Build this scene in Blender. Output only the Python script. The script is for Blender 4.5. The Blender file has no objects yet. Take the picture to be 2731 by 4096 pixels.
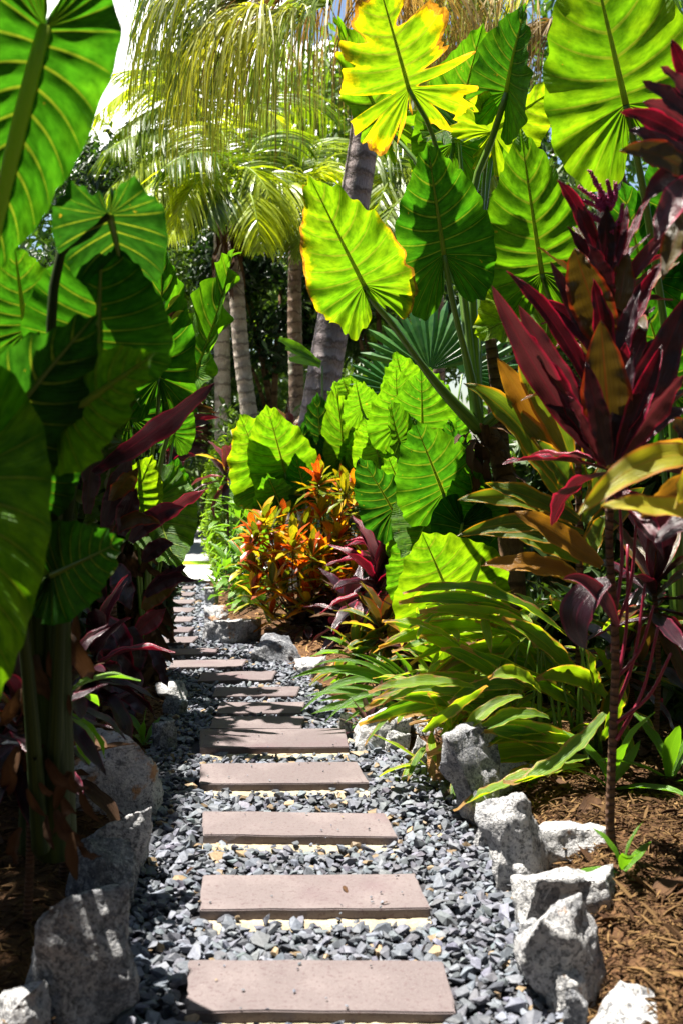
import bpy, bmesh, math, random
import numpy as np
from mathutils import Vector, Matrix, noise

R = math.radians
rnd = random.Random(7)
sc = bpy.context.scene

# ------------------------------------------------------------------ camera, sky, sun, exposure
K = 4096 / 2352.0            # working units: the photograph at 1568 x 2352
FPX, CX, CY, HCAM = 4500.0, 1365.5, 2048.0, 1.55
PITCH = math.atan2(278, FPX)
cam_d = bpy.data.cameras.new('camera')
cam = bpy.data.objects.new('camera', cam_d)
sc.collection.objects.link(cam)
cam.location = (0, 0, HCAM)
cam.rotation_euler = (R(90) - PITCH, 0, 0)
cam_d.sensor_fit = 'VERTICAL'
cam_d.sensor_height = 36.0
cam_d.lens = FPX / 4096 * 36.0
cam_d.clip_end = 1500
cam_d.clip_start = 0.05
cam_d.dof.use_dof = True
cam_d.dof.focus_distance = 6.0
cam_d.dof.aperture_fstop = 3.4
sc.camera = cam

SUN_DIR = Vector((-0.28, 0.09, 0.955)).normalized()      # towards the sun: high, from the left
elev = math.asin(SUN_DIR.z)
azim = math.atan2(SUN_DIR.x, SUN_DIR.y)
world = bpy.data.worlds.new('World')
sc.world = world
world.use_nodes = True
wn = world.node_tree
wn.nodes.clear()
w_out = wn.nodes.new('ShaderNodeOutputWorld')
w_bg = wn.nodes.new('ShaderNodeBackground')
w_sky = wn.nodes.new('ShaderNodeTexSky')
w_sky.sky_type = 'NISHITA'
w_sky.sun_disc = False
w_sky.dust_density = 1.0
w_sky.sun_elevation = elev
w_sky.sun_rotation = azim
w_bg.inputs['Strength'].default_value = 0.05
wn.links.new(w_sky.outputs[0], w_bg.inputs[0])
wn.links.new(w_bg.outputs[0], w_out.inputs[0])

sun_d = bpy.data.lights.new('sun', 'SUN')
sun_d.energy = 5.0
sun_d.angle = R(0.53)
sun_d.color = (1.0, 0.95, 0.86)
sun = bpy.data.objects.new('sun', sun_d)
sc.collection.objects.link(sun)
sun.rotation_euler = (-SUN_DIR).to_track_quat('-Z', 'Y').to_euler()
sun.location = SUN_DIR * 60

sc.view_settings.view_transform = 'Standard'
sc.view_settings.look = 'None'
sc.view_settings.gamma = 1.0
sc.view_settings.use_curve_mapping = False
sc.view_settings.exposure = 1.92
sc.cycles.use_denoising = True
sc.cycles.max_bounces = 8
sc.cycles.diffuse_bounces = 3
sc.cycles.transmission_bounces = 5

# ------------------------------------------------------------------ placing helpers
def ray(x, y):
    X = (x * K - CX) / FPX
    Z = -(y * K - CY) / FPX
    c, s = math.cos(PITCH), math.sin(PITCH)
    return Vector((X, c + Z * s, Z * c - s))

DY = 0.0
def at(x, y, Y):
    """The point at distance Y down the garden that stands at x, y in the photograph."""
    d = ray(x, y)
    Y = Y + DY
    t = Y / d.y
    return Vector((d.x * t, Y, HCAM + d.z * t))

def gr(x, y, z=0.0):
    d = ray(x, y)
    t = (z - HCAM) / d.z
    return Vector((d.x * t, d.y * t, z))

def metres(px, Y):
    return px * K * (Y + DY) / FPX

# ------------------------------------------------------------------ mesh helpers
def link(o, parent=None):
    sc.collection.objects.link(o)
    if parent is not None:
        o.parent = parent
    return o

def mk_mesh(name, V, quads=None, tris=None, mat=None, uv=None, attrs=None, cols=None, smooth=True):
    V = np.asarray(V, dtype=np.float32)
    me = bpy.data.meshes.new(name)
    loops, starts, n = [], [], 0
    if quads is not None and len(quads):
        q = np.asarray(quads, dtype=np.int32)
        loops.append(q.ravel()); starts.append(np.arange(len(q), dtype=np.int32) * 4); n = q.size
    if tris is not None and len(tris):
        t = np.asarray(tris, dtype=np.int32)
        loops.append(t.ravel()); starts.append(n + np.arange(len(t), dtype=np.int32) * 3)
    loops = np.concatenate(loops); starts = np.concatenate(starts)
    me.vertices.add(len(V)); me.vertices.foreach_set('co', V.ravel())
    me.loops.add(len(loops)); me.loops.foreach_set('vertex_index', loops)
    me.polygons.add(len(starts)); me.polygons.foreach_set('loop_start', starts)
    if uv is not None:
        lay = me.uv_layers.new(name='UVMap')
        lay.data.foreach_set('uv', np.asarray(uv, dtype=np.float32)[loops].ravel())
    for k, a in (attrs or {}).items():
        at_ = me.attributes.new(k, 'FLOAT', 'POINT')
        at_.data.foreach_set('value', np.asarray(a, dtype=np.float32))
    if cols is not None:
        c = np.ones((len(V), 4), dtype=np.float32); c[:, :3] = cols
        ca = me.attributes.new('col', 'FLOAT_COLOR', 'POINT')
        ca.data.foreach_set('color', c.ravel())
    me.polygons.foreach_set('use_smooth', np.full(len(starts), smooth))
    me.update(calc_edges=True)
    me.validate()
    if mat is not None:
        me.materials.append(mat)
    return me

def origin_of(parent):
    o = Vector((0, 0, 0))
    while parent is not None:
        o = o + Vector(parent.location)
        parent = parent.parent
    return o

def part(name, V, quads=None, tris=None, mat=None, parent=None, **kw):
    """One mesh object; V in world coordinates, stored relative to the parent's origin."""
    V = np.asarray(V, dtype=np.float64)
    if parent is not None:
        V = V - np.array(origin_of(parent))
    o = bpy.data.objects.new(name, mk_mesh(name, V, quads, tris, mat, **kw))
    return link(o, parent)

def solo(name, V, base, quads=None, tris=None, mat=None, **kw):
    V = np.asarray(V, dtype=np.float64) - np.array(base)
    o = bpy.data.objects.new(name, mk_mesh(name, V, quads, tris, mat, **kw))
    o.location = base
    return link(o)

def tag(o, label=None, cat=None, group=None, kind=None):
    if label: o['label'] = label
    if cat: o['category'] = cat
    if group: o['group'] = group
    if kind: o['kind'] = kind
    return o

def thing(name, base, label, cat, group=None):
    o = bpy.data.objects.new(name, None)
    o.location = base
    o.empty_display_size = 0.1
    link(o)
    return tag(o, label, cat, group)

def grid_quads(nr, nc, off=0, flip=False):
    i = np.arange(nr - 1)[:, None] * nc + np.arange(nc - 1)[None, :]
    i = i.ravel() + off
    q = np.stack([i, i + 1, i + nc + 1, i + nc], 1)
    return q[:, ::-1] if flip else q

def spline(pts, n):
    """Catmull-Rom through pts, n samples evenly over the length."""
    P = np.array([list(p) for p in pts], dtype=float)
    if len(P) == 2:
        t = np.linspace(0, 1, n)[:, None]
        return P[0] * (1 - t) + P[1] * t
    P = np.vstack([2 * P[0] - P[1], P, 2 * P[-1] - P[-2]])
    out = []
    for k in range(1, len(P) - 2):
        t = np.linspace(0, 1, 24, endpoint=False)[:, None]
        a, b, c, d = P[k - 1], P[k], P[k + 1], P[k + 2]
        out.append(.5 * ((2 * b) + (c - a) * t + (2 * a - 5 * b + 4 * c - d) * t**2 + (-a + 3 * b - 3 * c + d) * t**3))
    out.append(P[-2][None])
    C = np.vstack(out)
    s = np.concatenate([[0], np.cumsum(np.linalg.norm(np.diff(C, axis=0), axis=1))])
    q = np.linspace(0, s[-1], n)
    return np.stack([np.interp(q, s, C[:, k]) for k in range(C.shape[1])], 1)

def nrm(a):
    return a / np.maximum(np.linalg.norm(a, axis=-1, keepdims=True), 1e-9)

def tube(pts, rad, seg=8, flat=1.0, cap=True):
    """Tube along an n x 3 curve; returns V, quads, tris, uv."""
    C = np.asarray(pts, dtype=float)
    n = len(C)
    r = np.interp(np.linspace(0, 1, n), np.linspace(0, 1, len(np.atleast_1d(rad))), np.atleast_1d(rad)) if np.size(rad) > 1 else np.full(n, float(rad))
    T = nrm(np.gradient(C, axis=0))
    ref = np.array([0, -1.0, 0.15]) if abs(T[0][1]) < .9 else np.array([1.0, 0, 0])
    X = np.zeros_like(C); Y = np.zeros_like(C)
    x = nrm(np.cross(T[0], ref))
    for i in range(n):
        x = nrm(x - T[i] * x.dot(T[i])); X[i] = x; Y[i] = np.cross(T[i], x)
    a = np.linspace(0, 2 * math.pi, seg, endpoint=False)
    V = C[:, None, :] + r[:, None, None] * (np.cos(a)[None, :, None] * X[:, None, :] + flat * np.sin(a)[None, :, None] * Y[:, None, :])
    V = V.reshape(-1, 3)
    q = []
    for i in range(n - 1):
        for j in range(seg):
            k = (j + 1) % seg
            q.append((i * seg + j, i * seg + k, (i + 1) * seg + k, (i + 1) * seg + j))
    uv = np.stack([np.tile(a / (2 * math.pi), n), np.repeat(np.linspace(0, 1, n), seg)], 1)
    tr = []
    if cap:
        V = np.vstack([V, C[:1], C[-1:]]); uv = np.vstack([uv, [[0, 0]], [[0, 1]]])
        for j in range(seg):
            k = (j + 1) % seg
            tr.append((n * seg, k, j)); tr.append((n * seg + 1, (n - 1) * seg + j, (n - 1) * seg + k))
    return V, np.array(q), np.array(tr) if tr else None, uv

def join(parts):
    """Concatenate (V, quads, tris, uv) tuples into one."""
    Vs, Q, T, U, off = [], [], [], [], 0
    for p in parts:
        v, q, t = p[0], p[1], p[2]
        Vs.append(v)
        if q is not None and len(q): Q.append(np.asarray(q) + off)
        if t is not None and len(t): T.append(np.asarray(t) + off)
        if len(p) > 3: U.append(p[3])
        off += len(v)
    return np.vstack(Vs), (np.vstack(Q) if Q else None), (np.vstack(T) if T else None), (np.vstack(U) if U else None)

# ------------------------------------------------------------------ materials
class NT:
    def __init__(s, name):
        s.m = bpy.data.materials.new(name)
        s.m.use_nodes = True
        s.t = s.m.node_tree
        s.t.nodes.clear()
        s.out = s.t.nodes.new('ShaderNodeOutputMaterial')
    def n(s, typ, ins=None, **kw):
        nd = s.t.nodes.new(typ)
        for k, v in kw.items(): setattr(nd, k, v)
        for k, v in (ins or {}).items():
            sock = nd.inputs[k]
            if isinstance(v, bpy.types.NodeSocket): s.t.links.new(v, sock)
            elif isinstance(v, (tuple, list)) and len(v) == 3 and sock.type == 'RGBA': sock.default_value = (*v, 1)
            else: sock.default_value = v
        return nd
    def math(s, op, a, b=0.0, c=None, clamp=False):
        ins = {0: a, 1: b}
        if c is not None: ins[2] = c
        return s.n('ShaderNodeMath', ins, operation=op, use_clamp=clamp).outputs[0]
    def mix(s, f, a, b, blend='MIX'):
        nd = s.t.nodes.new('ShaderNodeMix'); nd.data_type = 'RGBA'; nd.blend_type = blend
        for sock, v in ((nd.inputs[0], f), (nd.inputs[6], a), (nd.inputs[7], b)):
            if isinstance(v, bpy.types.NodeSocket): s.t.links.new(v, sock)
            elif isinstance(v, (tuple, list)): sock.default_value = (*v[:3], 1)
            else: sock.default_value = v
        return nd.outputs[2]
    def rng(s, v, a, b, lo=0.0, hi=1.0):
        return s.n('ShaderNodeMapRange', {0: v, 1: a, 2: b, 3: lo, 4: hi}, interpolation_type='SMOOTHSTEP').outputs[0]
    def noise(s, vec, scale, detail=3.0, rough=.55, dist=0.0):
        ins = {'Scale': scale, 'Detail': detail, 'Roughness': rough, 'Distortion': dist}
        if vec is not None: ins['Vector'] = vec
        return s.n('ShaderNodeTexNoise', ins)
    def ramp(s, f, stops):
        nd = s.n('ShaderNodeValToRGB', {0: f})
        e = nd.color_ramp.elements
        while len(e) < len(stops): e.new(.5)
        for el, (p, c) in zip(e, stops): el.position = p; el.color = (*c, 1)
        return nd.outputs[0]
    def attr(s, name, typ='GEOMETRY'):
        return s.n('ShaderNodeAttribute', attribute_name=name, attribute_type=typ)
    def uv(s):
        sep = s.n('ShaderNodeSeparateXYZ', {0: s.n('ShaderNodeUVMap').outputs[0]})
        return sep.outputs[0], sep.outputs[1]
    def obj(s):
        return s.n('ShaderNodeTexCoord').outputs['Object']
    def pos(s):
        return s.n('ShaderNodeNewGeometry').outputs['Position']
    def rand(s):
        return s.n('ShaderNodeObjectInfo').outputs['Random']
    def bump(s, h, strength=.3, dist=.01):
        return s.n('ShaderNodeBump', {'Height': h, 'Strength': strength, 'Distance': dist}).outputs[0]
    def solid(s, col, rough=.6, normal=None, spec=.5, **kw):
        ins = {'Base Color': col, 'Roughness': rough, 'Specular IOR Level': spec}
        if normal is not None: ins['Normal'] = normal
        b = s.n('ShaderNodeBsdfPrincipled', ins)
        s.t.links.new(b.outputs[0], s.out.inputs[0])
        return s.m
    def leaf(s, col, trans, fac=.45, rough=.4, normal=None, spec=.5):
        ins = {'Base Color': col, 'Roughness': rough, 'Specular IOR Level': spec}
        if normal is not None: ins['Normal'] = normal
        b = s.n('ShaderNodeBsdfPrincipled', ins)
        t = s.n('ShaderNodeBsdfTranslucent', {'Color': trans})
        mx = s.n('ShaderNodeMixShader', {0: fac, 1: b.outputs[0], 2: t.outputs[0]})
        s.t.links.new(mx.outputs[0], s.out.inputs[0])
        return s.m

def m_ear():
    s = NT('elephant_ear_leaf')
    u, v = s.uv()
    fv = s.math('FRACT', v)
    d = s.math('MULTIPLY', s.math('ABSOLUTE', s.math('SUBTRACT', fv, .5)), 2.0)
    wid = s.math('ADD', .80, s.math('MULTIPLY', u, .14))
    vein = s.math('MULTIPLY', s.rng(s.math('SUBTRACT', d, wid), 0.0, .10), s.rng(u, 1.04, .80))
    mid = s.rng(u, .05, .02)
    vm = s.math('MAXIMUM', vein, mid)
    p = s.obj()
    n1 = s.noise(p, 5.0, 4).outputs[0]
    n2 = s.noise(p, 14.0, 5, .65).outputs[0]
    n3 = s.noise(p, 38.0, 4).outputs[0]
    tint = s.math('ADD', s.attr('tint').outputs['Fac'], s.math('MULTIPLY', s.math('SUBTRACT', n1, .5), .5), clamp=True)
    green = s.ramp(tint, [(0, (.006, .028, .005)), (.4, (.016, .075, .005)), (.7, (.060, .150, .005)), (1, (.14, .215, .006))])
    yv = s.rng(s.math('ADD', s.attr('yel').outputs['Fac'], s.math('MULTIPLY', s.math('SUBTRACT', n2, .5), .9)), .36, .72)
    col = s.mix(yv, green, (.42, .31, .006))
    col = s.mix(s.math('MULTIPLY', vm, .75), col, s.mix(.6, col, (.30, .36, .06)))
    bv = s.rng(s.math('ADD', s.attr('burn').outputs['Fac'], s.math('MULTIPLY', s.math('SUBTRACT', n3, .5), .9)), .52, .66)
    brown = s.ramp(n3, [(.3, (.09, .03, .006)), (.7, (.34, .17, .04))])
    col = s.mix(bv, col, brown)
    spot = s.rng(s.noise(p, 26.0, 3, .6).outputs[0], .70, .74)
    col = s.mix(s.math('MULTIPLY', spot, .7), col, (.20, .12, .02))
    trans = s.mix(1.0, col, (2.3, 2.1, .9), 'MULTIPLY')
    fine = s.math('SINE', s.math('MULTIPLY', s.math('ADD', v, s.math('MULTIPLY', u, .35)), 44.0))
    h = s.math('ADD', s.math('MULTIPLY', n2, .8), s.math('ADD', s.math('MULTIPLY', fine, .06), s.math('MULTIPLY', vm, .5)))
    halo = s.math('MULTIPLY', s.rng(d, .55, .82), s.math('SUBTRACT', 1.0, vm))
    col = s.mix(s.math('MULTIPLY', halo, .5), col, s.mix(1.0, col, (.45, .55, .5), 'MULTIPLY'))
    cell = s.noise(s.n('ShaderNodeCombineXYZ', {0: s.math('MULTIPLY', u, 3.0), 1: s.math('MULTIPLY', v, 2.2), 2: s.math('MULTIPLY', n1, 2.0)}).outputs[0], 1.6, 3).outputs[0]
    col = s.mix(1.0, col, s.ramp(cell, [(.3, (.48, .54, .5)), (.7, (1.25, 1.2, 1.1))]), 'MULTIPLY')
    trans = s.mix(1.0, s.mix(s.math('MULTIPLY', vm, .45), col, s.mix(1.0, col, (.5, .55, .4), 'MULTIPLY')), (3.0, 2.8, .9), 'MULTIPLY')
    fac = s.math('MULTIPLY', s.math('SUBTRACT', 1.0, s.math('MULTIPLY', vm, .45)), .52)
    return s.leaf(col, trans, fac, s.rng(n2, .2, .8, .38, .58), s.bump(h, 1.0, .018), .20)

def m_lance(name, base, alt, edge, trans_f=.35, tcol=None, rough=.34, burn=0.0, stripe=.5, spec=.5, edge_w=.80):
    s = NT(name)
    u, v = s.uv()
    au = s.math('ABSOLUTE', u)
    cmb = s.n('ShaderNodeCombineXYZ', {0: s.math('MULTIPLY', u, 7.0), 1: s.math('MULTIPLY', v, 1.2), 2: s.math('MULTIPLY', s.rand(), 30.0)}).outputs[0]
    st = s.noise(cmb, 2.2, 4, .6).outputs[0]
    big = s.noise(s.n('ShaderNodeCombineXYZ', {0: u, 1: s.math('MULTIPLY', v, 3.0), 2: s.math('MULTIPLY', s.rand(), 17.0)}).outputs[0], 1.3, 2).outputs[0]
    f = s.math('ADD', s.math('MULTIPLY', st, stripe), s.math('MULTIPLY', s.math('ADD', s.math('MULTIPLY', s.rand(), .6), big), .6))
    col = s.mix(s.rng(f, .35, .85), base, alt)
    col = s.mix(s.math('MULTIPLY', s.rng(s.math('ADD', au, s.math('MULTIPLY', st, .12)), edge_w, 1.02), .9), col, edge)
    col = s.mix(s.math('MULTIPLY', s.rng(au, .07, .02), .5), col, s.mix(.6, col, edge))
    if burn > 0:
        bn = s.noise(s.n('ShaderNodeCombineXYZ', {0: u, 1: s.math('MULTIPLY', v, 9.0), 2: s.math('MULTIPLY', s.rand(), 50.0)}).outputs[0], 1.6, 4, .7).outputs[0]
        e = s.math('ADD', s.math('MULTIPLY', s.math('POWER', au, 2.6), .36), s.math('MULTIPLY', s.rng(v, .78, 1.0), .5))
        bm = s.rng(s.math('ADD', s.math('MULTIPLY', e, burn), s.math('SUBTRACT', bn, .5)), .26, .36)
        col = s.mix(bm, col, s.ramp(st, [(.3, (.16, .07, .015)), (.7, (.48, .29, .10))]))
    fin = s.math('SINE', s.math('MULTIPLY', s.math('ADD', u, s.math('MULTIPLY', st, .15)), 34.0))
    col = s.mix(s.math('MULTIPLY', s.rng(fin, .2, 1.0), .22), col, s.mix(1.0, col, (.55, .55, .55), 'MULTIPLY'))
    st = s.math('ADD', st, s.math('MULTIPLY', fin, .05))
    tr = s.mix(1.0, col, tcol or (2.2, 2.0, 1.0), 'MULTIPLY')
    return s.leaf(col, tr, trans_f, rough, s.bump(st, .6, .008), spec)

def m_leafy(name, a, b, trans=(2.2, 2.2, .8), fac=.4, rough=.45, scale=.8, use_rand=.5):
    s = NT(name)
    n = s.noise(s.pos(), scale, 3).outputs[0]
    n2 = s.noise(s.pos(), scale * 14, 2).outputs[0]
    f = s.math('ADD', s.math('ADD', s.math('MULTIPLY', n, .7), s.math('MULTIPLY', n2, .5)), s.math('MULTIPLY', s.math('SUBTRACT', s.rand(), .5), use_rand))
    col = s.mix(s.rng(f, .35, .85), a, b)
    return s.leaf(col, s.mix(1.0, col, trans, 'MULTIPLY'), fac, rough)

def m_stalk(name, a, b, rough=.4, trans=None):
    s = NT(name)
    u, v = s.uv()
    st = s.noise(s.n('ShaderNodeCombineXYZ', {0: s.math('MULTIPLY', u, 14.0), 1: s.math('MULTIPLY', v, 2.0), 2: s.rand()}).outputs[0], 1.5, 4).outputs[0]
    col = s.mix(s.rng(st, .3, .7), a, b)
    if trans: return s.leaf(col, trans, .55, rough, s.bump(st, .2, .004), .3)
    return s.solid(col, rough, s.bump(st, .2, .004), .5 if rough < .6 else .15)

def m_trunk(name, a, b, ring=26.0, lichen=None):
    s = NT(name)
    u, v = s.uv()
    p = s.obj()
    n = s.noise(p, 9.0, 5, .65).outputs[0]
    band = s.math('SINE', s.math('MULTIPLY', s.math('ADD', v, s.math('MULTIPLY', n, .03)), ring * 6.2832))
    fib = s.noise(s.n('ShaderNodeCombineXYZ', {0: s.math('MULTIPLY', u, 40.0), 1: s.math('MULTIPLY', v, 12.0), 2: n}).outputs[0], 2.0, 4).outputs[0]
    f = s.math('ADD', s.math('MULTIPLY', n, .7), s.math('MULTIPLY', fib, .4))
    col = s.mix(s.rng(f, .3, .8), a, b)
    col = s.mix(s.math('MULTIPLY', s.math('MULTIPLY', s.rng(band, .60, .99), s.rng(n, .30, .52)), .75), col, (a[0] * .35, a[1] * .33, a[2] * .33))
    if lichen:
        col = s.mix(s.math('MULTIPLY', s.rng(s.noise(p, 3.0, 4, .7).outputs[0], .52, .62), .7), col, lichen)
    col = s.mix(s.math('MULTIPLY', s.rng(s.noise(p, 2.2, 5, .75).outputs[0], .50, .62), .45), col, (a[0] * .45, a[1] * .45, a[2] * .42))
    return s.solid(col, .85, s.bump(s.math('ADD', f, s.math('MULTIPLY', band, .3)), 1.0, .03), .2)

def m_rock():
    s = NT('granite')
    p = s.obj()
    r = s.rand()
    off = s.n('ShaderNodeVectorMath', {0: p, 1: s.n('ShaderNodeCombineXYZ', {0: s.math('MULTIPLY', r, 40.0), 1: s.math('MULTIPLY', r, 13.0), 2: 0.0}).outputs[0]}, operation='ADD').outputs[0]
    big = s.noise(off, 5.0, 5, .6, .6).outputs[0]
    mid = s.noise(off, 26.0, 5, .75, .3).outputs[0]
    sp = s.noise(off, 95.0, 3, .7).outputs[0]
    f = s.math('ADD', s.math('ADD', s.math('MULTIPLY', big, .5), s.math('MULTIPLY', mid, .6)), s.math('MULTIPLY', sp, .5))
    f = s.math('ADD', f, s.attr('tone', 'OBJECT').outputs['Fac'])
    col = s.ramp(f, [(.50, (.025, .027, .033)), (.68, (.13, .135, .15)), (.80, (.30, .30, .31)), (1, (.50, .49, .48))])
    spk = s.rng(s.math('ADD', s.noise(off, 62.0, 3, .75).outputs[0], s.math('MULTIPLY', s.math('SUBTRACT', big, .5), .35)), .53, .62)
    col = s.mix(s.math('MULTIPLY', spk, .72), col, (.045, .047, .055))
    vein = s.rng(s.noise(off, 8.0, 5, .7, 1.6).outputs[0], .55, .63)
    col = s.mix(s.math('MULTIPLY', vein, .7), col, (.05, .052, .06))
    rust = s.rng(s.math('ADD', s.noise(off, 7.0, 4, .7).outputs[0], s.attr('rust', 'OBJECT').outputs['Fac']), .66, .76)
    col = s.mix(s.math('MULTIPLY', rust, .8), col, (.34, .15, .035))
    return s.solid(col, .8, s.bump(s.math('ADD', mid, s.math('MULTIPLY', sp, .5)), .9, .02), .3)

def m_col(name, rough=.75, spec=.35, scale=60.0, bump=.3):
    s = NT(name)
    c = s.attr('col').outputs['Color']
    n = s.noise(s.pos(), scale, 4, .65).outputs[0]
    col = s.mix(1.0, c, s.ramp(n, [(.25, (.62, .62, .62)), (.75, (1.3, 1.3, 1.3))]), 'MULTIPLY')
    return s.solid(col, rough, s.bump(n, bump, .005), spec)

def m_paver():
    s = NT('paver_stone')
    p = s.pos()
    a = s.noise(p, 3.5, 4, .6).outputs[0]
    b = s.noise(p, 70.0, 4, .75).outputs[0]
    c = s.noise(p, 220.0, 2, .6).outputs[0]
    base = s.mix(s.rand(), (.098, .077, .078), (.132, .107, .106))
    col = s.mix(s.rng(a, .42, .75), base, (.158, .129, .127))
    col = s.mix(s.math('MULTIPLY', s.rng(b, .52, .66), .7), col, (.075, .045, .048))
    stain = s.rng(s.noise(p, 1.7, 3, .5).outputs[0], .56, .70)
    col = s.mix(s.math('MULTIPLY', stain, .6), col, (.10, .062, .070))
    col = s.mix(s.math('MULTIPLY', s.rng(c, .62, .72), .3), col, (.36, .31, .30))
    return s.solid(col, .78, s.bump(s.math('ADD', b, s.math('MULTIPLY', c, .6)), .5, .004), .3)

def m_ground(name, stops, scale=6.0, fine=60.0, rough=.95, bump=.6):
    s = NT(name)
    p = s.pos()
    n = s.math('ADD', s.math('MULTIPLY', s.noise(p, scale, 5, .65).outputs[0], .55), s.math('MULTIPLY', s.noise(p, fine, 4, .7).outputs[0], .45))
    return s.solid(s.ramp(n, stops), rough, s.bump(n, bump, .03), .15)

M = {}
M['ear'] = m_ear()
M['stalk'] = m_stalk('green_stalk', (.05, .13, .012), (.13, .22, .02))
M['sheath_shaded'] = m_stalk('shaded_sheath', (.010, .024, .005), (.030, .048, .008), .7)  # stalk green darkened, putting the clump's shade into the colour
M['rib'] = m_stalk('leaf_rib', (.20, .30, .03), (.32, .40, .06), .45, (.72, .85, .16))
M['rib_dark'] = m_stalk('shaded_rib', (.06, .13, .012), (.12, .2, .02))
M['red_petiole'] = m_stalk('red_petiole', (.14, .006, .02), (.28, .015, .045))
M['cord_red'] = m_lance('cordyline_red', (.012, .002, .004), (.060, .004, .010), (.34, .012, .05), .18, (2.6, 1.2, 1.3), .30)
M['cord_pink'] = m_lance('cordyline_pink', (.035, .006, .010), (.13, .040, .045), (.36, .02, .06), .16, (1.8, 1.0, 1.0), .34)
M['cord_olive'] = m_lance('cordyline_olive', (.022, .010, .004), (.085, .060, .008), (.22, .022, .008), .16, (2.0, 1.7, 1.0), .34)
M['cord_maroon'] = m_lance('cordyline_maroon', (.007, .003, .005), (.024, .006, .011), (.10, .006, .02), .10, (2.6, 1.2, 1.2), .28, spec=.6)
M['cord_green'] = m_lance('cordyline_green', (.022, .06, .008), (.09, .14, .012), (.34, .16, .012), .36, (2.4, 2.2, .9), .33)
M['cord_bronze'] = m_lance('cordyline_bronze', (.07, .06, .010), (.22, .10, .012), (.30, .15, .014), .32, (2.0, 1.8, .9), .35)
M['cord_yellow'] = m_lance('cordyline_yellow', (.26, .26, .010), (.46, .42, .03), (.46, .16, .03), .36, (1.7, 1.6, .8), .4)
M['ginger'] = m_lance('ginger_leaf', (.045, .13, .006), (.17, .28, .008), (.38, .40, .016), .44, (2.3, 2.2, .8), .38, burn=1.0, stripe=.35)
M['lily'] = m_lance('strap_leaf', (.020, .085, .008), (.08, .19, .010), (.12, .26, .012), .36, (2.2, 2.2, .8), .3, stripe=.7)
M['shrub'] = m_lance('shrub_leaf', (.03, .11, .010), (.10, .22, .012), (.14, .26, .014), .4, (2.2, 2.2, .8), .35)
M['purple'] = m_lance('purple_leaf', (.035, .012, .03), (.10, .07, .03), (.13, .03, .09), .3, (2.0, 1.4, 1.6), .4)
M['dead'] = m_lance('dead_leaf', (.020, .009, .005), (.085, .042, .018), (.05, .022, .009), .06, (1.6, 1.4, 1.0), .7, spec=.2)

def m_croton():
    s = NT('croton_leaf')
    u, v = s.uv()
    r = s.rand()
    n = s.noise(s.n('ShaderNodeCombineXYZ', {0: u, 1: s.math('MULTIPLY', v, 2.0), 2: s.math('MULTIPLY', r, 40.0)}).outputs[0], 2.2, 4, .6).outputs[0]
    f = s.math('ADD', s.math('MULTIPLY', r, .95), s.math('MULTIPLY', s.math('SUBTRACT', n, .5), .55), clamp=True)
    col = s.ramp(f, [(.0, (.03, .09, .006)), (.28, (.14, .19, .006)), (.50, (.48, .36, .008)), (.68, (.52, .17, .006)), (.82, (.42, .035, .005)), (1, (.05, .012, .008))])
    vn = s.math('SINE', s.math('ADD', s.math('MULTIPLY', v, 70.0), s.math('MULTIPLY', s.math('ABSOLUTE', u), -8.0)))
    col = s.mix(s.math('MULTIPLY', s.rng(vn, .55, 1.0), .35), col, (.50, .32, .008))
    return s.leaf(col, s.mix(1.0, col, (1.8, 1.6, .8), 'MULTIPLY'), .38, .33, s.bump(n, .3, .004))
M['croton'] = m_croton()
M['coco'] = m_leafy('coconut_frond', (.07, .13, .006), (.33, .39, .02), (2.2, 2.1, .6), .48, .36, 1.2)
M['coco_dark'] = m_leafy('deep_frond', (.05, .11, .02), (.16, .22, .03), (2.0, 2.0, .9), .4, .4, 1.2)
M['ribbon'] = m_leafy('ribbon_frond', (.06, .09, .010), (.30, .31, .035), (1.9, 1.8, .7), .42, .45, 2.6, .9)
M['straw'] = m_leafy('straw_frond', (.16, .10, .03), (.42, .30, .10), (1.5, 1.3, .8), .3, .7, 1.6, .6)
M['fan'] = m_leafy('fan_frond', (.03, .11, .03), (.09, .20, .04), (2.0, 2.2, .9), .35, .35, 2.0)
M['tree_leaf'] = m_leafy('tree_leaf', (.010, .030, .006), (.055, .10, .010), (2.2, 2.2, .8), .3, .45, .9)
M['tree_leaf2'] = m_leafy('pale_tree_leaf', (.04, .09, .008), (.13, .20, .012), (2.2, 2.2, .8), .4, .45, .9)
M['hedge_leaf'] = m_leafy('hedge_leaf', (.06, .16, .012), (.22, .34, .015), (2.2, 2.2, .8), .4, .4, 1.5)
M['trunk'] = m_trunk('ringed_palm_trunk', (.20, .155, .15), (.33, .28, .275), 42.0)
M['trunk2'] = m_trunk('pale_palm_trunk', (.26, .20, .16), (.48, .42, .36), 30.0)
M['trunk3'] = m_trunk('mottled_palm_trunk', (.13, .075, .05), (.30, .22, .16), 34.0, (.40, .42, .33))
M['bark'] = m_trunk('brown_bark', (.09, .05, .025), (.22, .13, .07), 12.0)
M['cane'] = m_trunk('ringed_cane', (.11, .05, .028), (.30, .17, .10), 46.0)
M['rock'] = m_rock()
M['paver'] = m_paver()
M['gravel'] = m_col('slate_gravel', .62, .4, 90.0, .3)
M['mulch'] = m_col('straw_mulch', .9, .15, 120.0, .2)
M['soil'] = m_ground('garden_soil', [(.3, (.022, .012, .007)), (.5, (.075, .038, .018)), (.7, (.16, .085, .035))])
M['gravel_base'] = m_ground('gravel_bed', [(.3, (.02, .02, .022)), (.6, (.06, .06, .066))], 20, 90)
M['mortar'] = m_ground('mortar', [(.3, (.22, .18, .12)), (.55, (.38, .32, .22)), (.75, (.50, .44, .33))], 12, 120, .95, .4)
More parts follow.
